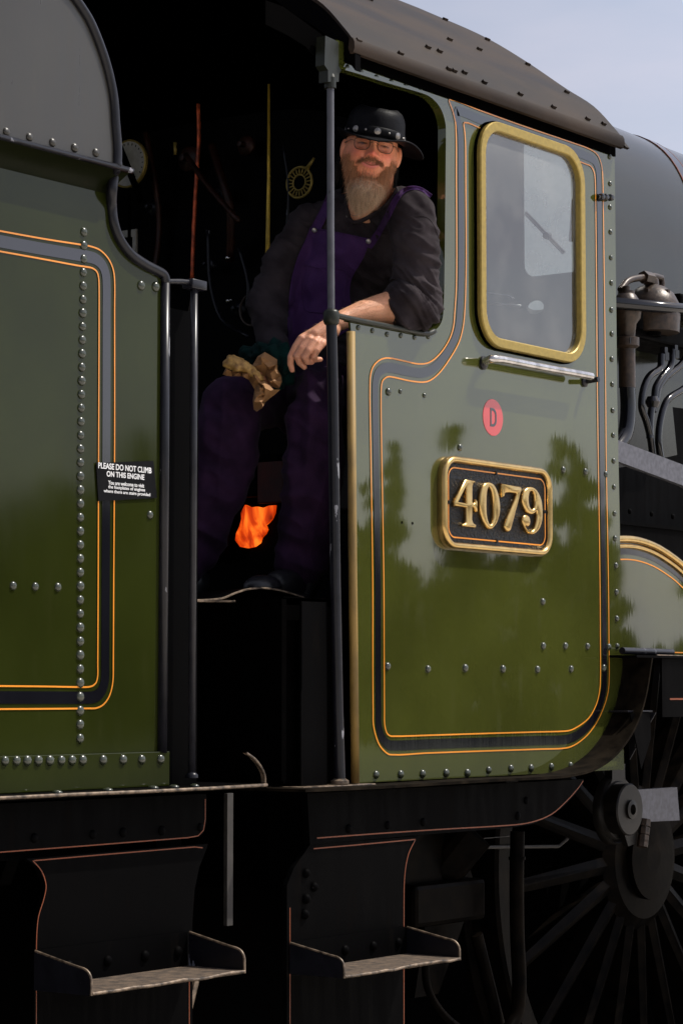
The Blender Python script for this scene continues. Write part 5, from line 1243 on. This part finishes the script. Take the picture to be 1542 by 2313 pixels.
while cnt<7500:
    x=rng.uniform(-.082,.082); z=rng.uniform(-.128,-.005); ax=abs(x)
    side=ax>.050+.010*smst(-.03,-.09,-z*-1) 
    inb=(z<-.078) or (ax>.060 and z<-.018) or (ax>.046 and z<-.050) or (ax>.034 and z<-.062)
    if z>-.104+.02*smst(.018,.034,ax) and ax<.038 and rng.rand()<.93: inb=False
    if not inb: 
        if rng.rand()<.985: continue
        if z>-.062: continue
    p,n=surf(x,z)
    if p is None: continue
    hx,hy,hz=toH(p)
    if hy<-.02: continue
    if hz>-.055 and rng.rand()>.04+.96*smst(-.012,-.07,hz): continue
    if ax<.062 and hz>-.07 and rng.rand()>smst(.040,.062,ax)+.15+.6*smst(-.05,-.07,hz): continue
    low=smst(-.06,-.12,z)
    ln=(.008+.014*smst(-.015,-.06,z)+.048*low+.014*low*g(x,.03))*rng.uniform(.5,1.2)
    d=(n*(.28+.35*low)+(-HZ)*1.0+HX*x*3)
    tgt=(-HZ*1.0 + HX*(-x*(6*low)) - HX*.12*low + HY*.10)
    roots.append((p-n*.002,d,ln,tgt,hcol(hz-ln*.5),.16)); cnt+=1
BR=strands('beard',roots,'hair',PERS,.00052)
# under-volume of the beard so that it is not see-through
bvol=blob([('e',HL(0,.034,-.116),(.054,.048,.032),axs),('e',HL(-.004,.050,-.134),(.044,.040,.034),axs),('e',HL(-.010,.056,-.160),(.025,.027,.025),axs)],.004,3)
displace(bvol,lambda p,n: noise.noise(Vector((p.x*90,p.y*90,p.z*20)))*.004)
colours(bvol,lambda p: hcol(toH(p)[2])*.6)
link('beard_mass',bvol,'hair',BR,True)
vb=BVHTree.FromPolygons([v.co.copy() for v in bvol.vertices],[tuple(p.vertices) for p in bvol.polygons])
r2=[]
while len(r2)<6500:
    x=rng.uniform(-.07,.06); z=rng.uniform(-.186,-.098); l,n,i,dd=vb.ray_cast(HL(x,.3,z),-HY)
    if l is None: continue
    r2.append((l-n*.002,n*.35-HZ*1.1+HX*rng.normal()*.3,rng.uniform(.012,.038),-HZ*1.0-HX*(x+.006)*7+HY*.05,hcol(z-.01),.20))
strands('beard_front',r2,'hair',BR,.00052)
r2=[]
while len(r2)<520:
    x=rng.uniform(-.036,.036); z=-.0445+rng.normal()*.0035-.35*max(0,abs(x)-.015)
    p,n=surf(x,z)
    if p is None: continue
    r2.append((p-n*.001,n*.4+HX*math.copysign(.9,x)*min(1,abs(x)/.008)-HZ*.8,rng.uniform(.007,.016),HX*math.copysign(.6,x)-HZ,np.array((.26,.115,.05))*rng.uniform(.6,1.3),.15))
strands('moustache',r2,'hair',PERS,.0005)
r2=[]
for k in range(420):
    s=rng.choice((-1,1)); x=s*rng.uniform(.016,.050); z=.0165+.006*g(abs(x)-.034,.014)+rng.normal()*.0022
    p,n=surf(x,z)
    if p is None: continue
    r2.append((p,n*.4+HX*s*.9-HZ*.1,rng.uniform(.006,.011),HX*s-HZ*.3,np.array((.20,.10,.05))*rng.uniform(.6,1.3),.12))
strands('eyebrows',r2,'hair',PERS,.0004)
r2=[]
for k in range(3600):
    s=1 if rng.rand()<.75 else -1; a=rng.uniform(.12,1.2); zz=rng.uniform(-.055,.03)
    x=s*.080*math.cos(a)*1.0; y=-.012-.09*math.sin(max(0,a))-.01
    p=HL(x,y,zz); n=(HX*s*math.cos(a)-HY*math.sin(max(a,.1))); r2.append((p,n*.3-HZ,rng.uniform(.03,.075),-HZ+HX*s*.05-HY*.3,(.02,.01,.01),.10))
strands('long_hair',r2,'darkhair',PERS,.0007)
# arm hair, fine and fair
r2=[]; k=0
while len(r2)<2600:
    u=rng.uniform(690,935); v=rng.uniform(650,770); l,n,i,dd=bbvh.ray_cast(CAM,ray(u,v).normalized())
    if l is None: continue
    zz=px_of(l)[2]
    if zz>7.40 or zz<7.0 or (u<760 and v>765): continue
    r2.append((l,n*.6-RV*.5-UV*.3,rng.uniform(.006,.013),-RV-UV*.5,np.array((.42,.24,.11))*rng.uniform(.7,1.3),.18))
strands('arm_hair',r2,'hair',BODY,.00016)
# ---- hat
def hatpt(a,r_,h_): return HL(.004+math.cos(a)*r_*1.08,-.002+math.sin(a)*r_*1.36,h_-.016-.04*math.sin(a)*r_-.01*math.cos(a)*r_)
HT=None; bm=bmesh.new(); n=64
crown=[(.0800,.040),(.0805,.052),(.0805,.068),(.079,.080),(.077,.100),(.073,.114),(.066,.127),(.052,.133),(.030,.131),(.0,.128)]
rr=[]
for (r_,h_) in crown:
    rr.append([bm.verts.new(hatpt(2*PI*k/n,r_*(1+.02*math.cos(4*PI*k/n)),h_-.020*g((k/n-.25)%1-.0,.13)*0+ (.006*math.cos(2*2*PI*k/n)if h_>.13 else 0))) for k in range(n)])
for i in range(len(rr)-1):
    for k in range(n): bm.faces.new((rr[i][k],rr[i][(k+1)%n],rr[i+1][(k+1)%n],rr[i+1][k]))
HT=bmobj('leather_hat',bm,'leather',PERS,True)
bm=bmesh.new(); rr=[]
def brimz(a,t):
    c=math.cos(a); s=math.sin(a)
    z=.040 + t*( -.013*max(0,s)**1.5 - .002 )           # front dips
    z+= t*.0*max(0,-s)
    z+= t**1.3*(-.002*max(0,c)**2*1.0+.018*max(0,math.sin(2*a))**2*(c>0)) - t**3*.022*max(0,c)**3        # viewer's right: lifts then droops
    z+= t**1.5*(.022*max(0,-c)**2)
    return z
for t in [0,.15,.3,.45,.6,.75,.9,1.0]:
    row=[]
    for k in range(n):
        a=2*PI*k/n; ext=.030+.030*max(0,math.cos(a))**2-.006*max(0,-math.cos(a))**2+.006*max(0,math.sin(a))
        row.append(hatpt(a,.0795+ext*t,brimz(a,t)))
    rr.append(row)
top=[[bm.verts.new(p) for p in r_] for r_ in rr]; bot=[[bm.verts.new(p-HZ*.0035) for p in r_] for r_ in rr]
for i in range(len(rr)-1):
    for k in range(n):
        k2=(k+1)%n; bm.faces.new((top[i][k],top[i][k2],top[i+1][k2],top[i+1][k])); bm.faces.new((bot[i][k2],bot[i][k],bot[i+1][k],bot[i+1][k2]))
for k in range(n): bm.faces.new((top[-1][k],top[-1][(k+1)%n],bot[-1][(k+1)%n],bot[-1][k])); bm.faces.new((top[0][k],bot[0][k],bot[0][(k+1)%n],top[0][(k+1)%n]))
bmobj('hat_brim',bm,'leather',HT,True)
bm=bmesh.new(); tube(bm,[top_ for top_ in [rr[-1][k%n]-HZ*.0015 for k in range(n+1)]],.0026,8,False); bmobj('brim_edge',bm,'leather',HT,True)
bm=bmesh.new(); rb=[]
for (r_,h_) in ((.0803,.043),(.0825,.045),(.0825,.068),(.0803,.070)): rb.append([bm.verts.new(hatpt(2*PI*k/n,r_,h_)) for k in range(n)])
for i in range(3):
    for k in range(n): bm.faces.new((rb[i][k],rb[i][(k+1)%n],rb[i+1][(k+1)%n],rb[i+1][k]))
bmobj('hat_band',bm,'leather',HT,True)
for (dg_,r_) in ((90,.0098),(67,.0042),(46,.0098),(24,.0042),(5,.0098),(113,.0042),(134,.0098),(156,.0042),(176,.0098)):
    a=math.radians(dg_); bm=bmesh.new(); c=hatpt(a,.0825,.0565); nn=(hatpt(a,.1,.0565)-c).normalized()
    lathe(bm,[(r_,-.001),(r_,.0012),(r_*.8,.0018),(r_*.75,.0010),(r_*.4,.0022),(r_*.1,.003)] if r_>.009 else [(r_,-.001),(r_*.8,.002),(r_*.2,.0035)],c,nn,20)
    bmobj('stud',bm,'silver',HT,True,50)
# ---- spectacles
bm=bmesh.new(); gy=.100
def lens(s):
    cx=s*.0335; cz=-.004; w_=.0225; h_=.0155; pts=[]
    base=[(-w_*.80,h_),(0,h_*1.03),(w_*.9,h_*.95),(w_*1.02,0),(w_*.78,-h_*.85),(w_*.3,-h_*1.05),(-w_*.45,-h_*.98),(-w_*.85,-h_*.55),(-w_*1.0,h_*.2)]
    return [HL(cx+s*a,gy-.012*(abs(cx+s*a)/.055)**2,cz+b_) for a,b_ in base]
for s in (-1,1):
    tube(bm,cat(lens(s),4,True)+[cat(lens(s),4,True)[0]],.0012,6,False)
    tube(bm,[HL(s*.0555,.088,.004),HL(s*.067,.080,.005),HL(s*.082,.0,.004)],.0012,6)
    tube(bm,[HL(s*.013,gy,-.006),HL(s*.011,gy-.008,-.013)],.0008,6)
tube(bm,cat([HL(-.0145,gy,.001),HL(0,gy+.001,.006),HL(.0145,gy,.001)],4),.0010,6); tube(bm,[HL(-.022,gy,.0115),HL(.022,gy,.0115)],.0007,6)
GLS=bmobj('spectacles',bm,'wire',PERS,True)
m,t,N,L,b=newmat('lens_glass'); N.remove(b); tr=N.new('ShaderNodeBsdfTransparent'); tr.inputs[0].default_value=(.93,.91,.88,1); gl=N.new('ShaderNodeBsdfGlossy'); gl.inputs['Roughness'].default_value=.03; fr=N.new('ShaderNodeFresnel'); fr.inputs[0].default_value=1.5; mx=N.new('ShaderNodeMixShader'); L.new(fr.outputs[0],mx.inputs[0]); L.new(tr.outputs[0],mx.inputs[1]); L.new(gl.outputs[0],mx.inputs[2]); L.new(mx.outputs[0],N['Material Output'].inputs[0]); M['lens']=m
for s in (-1,1):
    bm=bmesh.new(); l=cat(lens(s),4,True); bm.free(); lo_=mesh('lens',l,[tuple(range(len(l)))],'lens',GLS)
    if lo_.data.polygons[0].normal.dot(HY)<0: lo_.data.flip_normals()
# ---- necklace
bm=bmesh.new(); pts=[]
for (u,v) in [tuple(p)[:2] for p in cat([(796,430,0),(794,460,0),(790,482,0),(800,487,0),(826,474,0),(852,450,0)],6)]:
    h_=hit(u,v,[bbvh],None,.002)
    if h_: pts.append(h_)
tube(bm,pts,.0009,6); h_=hit(789,488,[bbvh],PD(789,488,7.4),.005)
for k in range(3):
    c=h_+RV*(.004*(k-1))-UV*.003*k; tube(bm,[c+(RV*math.cos(a)+UV*math.sin(a)*1.4)*.005 for a in [2*PI*q/14 for q in range(15)]],.0010,5,False)
bmobj('necklace',bm,'silver',PERS,True)
# ================================================================ things he holds
M['paper']=simple('brown_paper',(.30,.15,.055),.75,var=.12,scale=20,bump=.1,bscale=80)
M['food']=simple('toasted_bread',(.34,.17,.035),.6,var=.5,scale=60,bump=.6,bscale=120,col2=(.42,.25,.07))
M['teal']=cloth('teal_rag',(.002,.014,.013),(.003,.022,.020))
from mathutils.geometry import delaunay_2d_cdt
BAG=thing('paper_bag','crumpled brown paper bag wrapped round a half-eaten roll, in the right hand','paper bag',tuple(PD(585,930,7.15)))
def crumple(outline,z0,amp,name,cell,seed):
    rs=np.random.RandomState(seed); pts=[Vector(p) for p in outline]; nb=len(pts); P=[]
    for i in range(nb):
        a_,b2=pts[i],pts[(i+1)%nb]; m=max(1,int((b2-a_).length/cell))
        for k in range(m): P.append(a_.lerp(b2,k/m)+(Vector((rs.normal(),rs.normal()))*1.2 if k else Vector((0,0))))
    ne=len(P); xs=[p.x for p in P]; ys=[p.y for p in P]; area=(max(xs)-min(xs))*(max(ys)-min(ys)); n_=int(area/(cell*cell*.8)); 
    for _ in range(n_):
        q=(rs.uniform(min(xs),max(xs)),rs.uniform(min(ys),max(ys)))
        if inpoly(q[0],q[1],outline): P.append(Vector(q))
    V,E,Fc,_,_,_=delaunay_2d_cdt(P,[(i,(i+1)%ne) for i in range(ne)],[],1,.5)
    bm=bmesh.new(); fr=[];bk=[]
    for i,q in enumerate(V):
        edge=i<ne; bul=0 if edge else .03
        dz=(rs.uniform(-1,1)*amp) - bul
        p_=PD(q.x,q.y,z0+dz); fr.append(bm.verts.new(p_)); bk.append(bm.verts.new(PD(q.x,q.y,z0+dz+(.002 if edge else .05))))
    for f in Fc: bm.faces.new([fr[i] for i in f]); bm.faces.new([bk[i] for i in f][::-1])
    fs_=set(); 
    for e in [e for e in bm.edges if len(e.link_faces)==1]: pass
    for i in range(ne):
        j2=(i+1)%ne
        try: bm.faces.new((fr[i],fr[j2],bk[j2],bk[i]))
        except Exception: pass
    return bmobj(name,bm,'paper',BAG,False)
crumple([(503,846),(512,828),(530,836),(556,838),(574,842),(596,858),(606,868),(618,880),(633,880),(620,892),(600,908),(592,922),(580,930),(573,925),(571,905),(575,880),(562,858),(545,850),(525,850)],7.12,.016,'paper_lower_fold',11,3)
crumple([(566,832),(582,805),(598,795),(612,803),(626,812),(627,835),(637,862),(630,878),(612,872),(600,850),(585,846)],7.15,.018,'paper_upper_fold',12,5)
fd=blob([('c',[(523,815,7.10,14),(540,822,7.10,15),(562,834,7.10,13),(590,854,7.11,7)]),('c',[(512,822,7.10,10),(535,828,7.09,12)])],.004,2)
displace(fd,lambda p,n:(abs(noise.noise(p*60))-.2)*.006); link('bread_roll',fd,'food',BAG,True)
rg=blob([('c',[(560,806,7.30,20),(595,796,7.24,26),(625,802,7.21,30),(646,822,7.21,26),(645,848,7.22,20),(630,868,7.22,16)])],.006,2)
displace(rg,lambda p,n:(abs(noise.noise(p*28))-.25)*.035+(abs(noise.noise(p*60))-.2)*.012); o=link('teal_cloth',rg,'teal',None,True)
o['label']='dark teal rag bunched behind the paper bag'; o['category']='cloth'
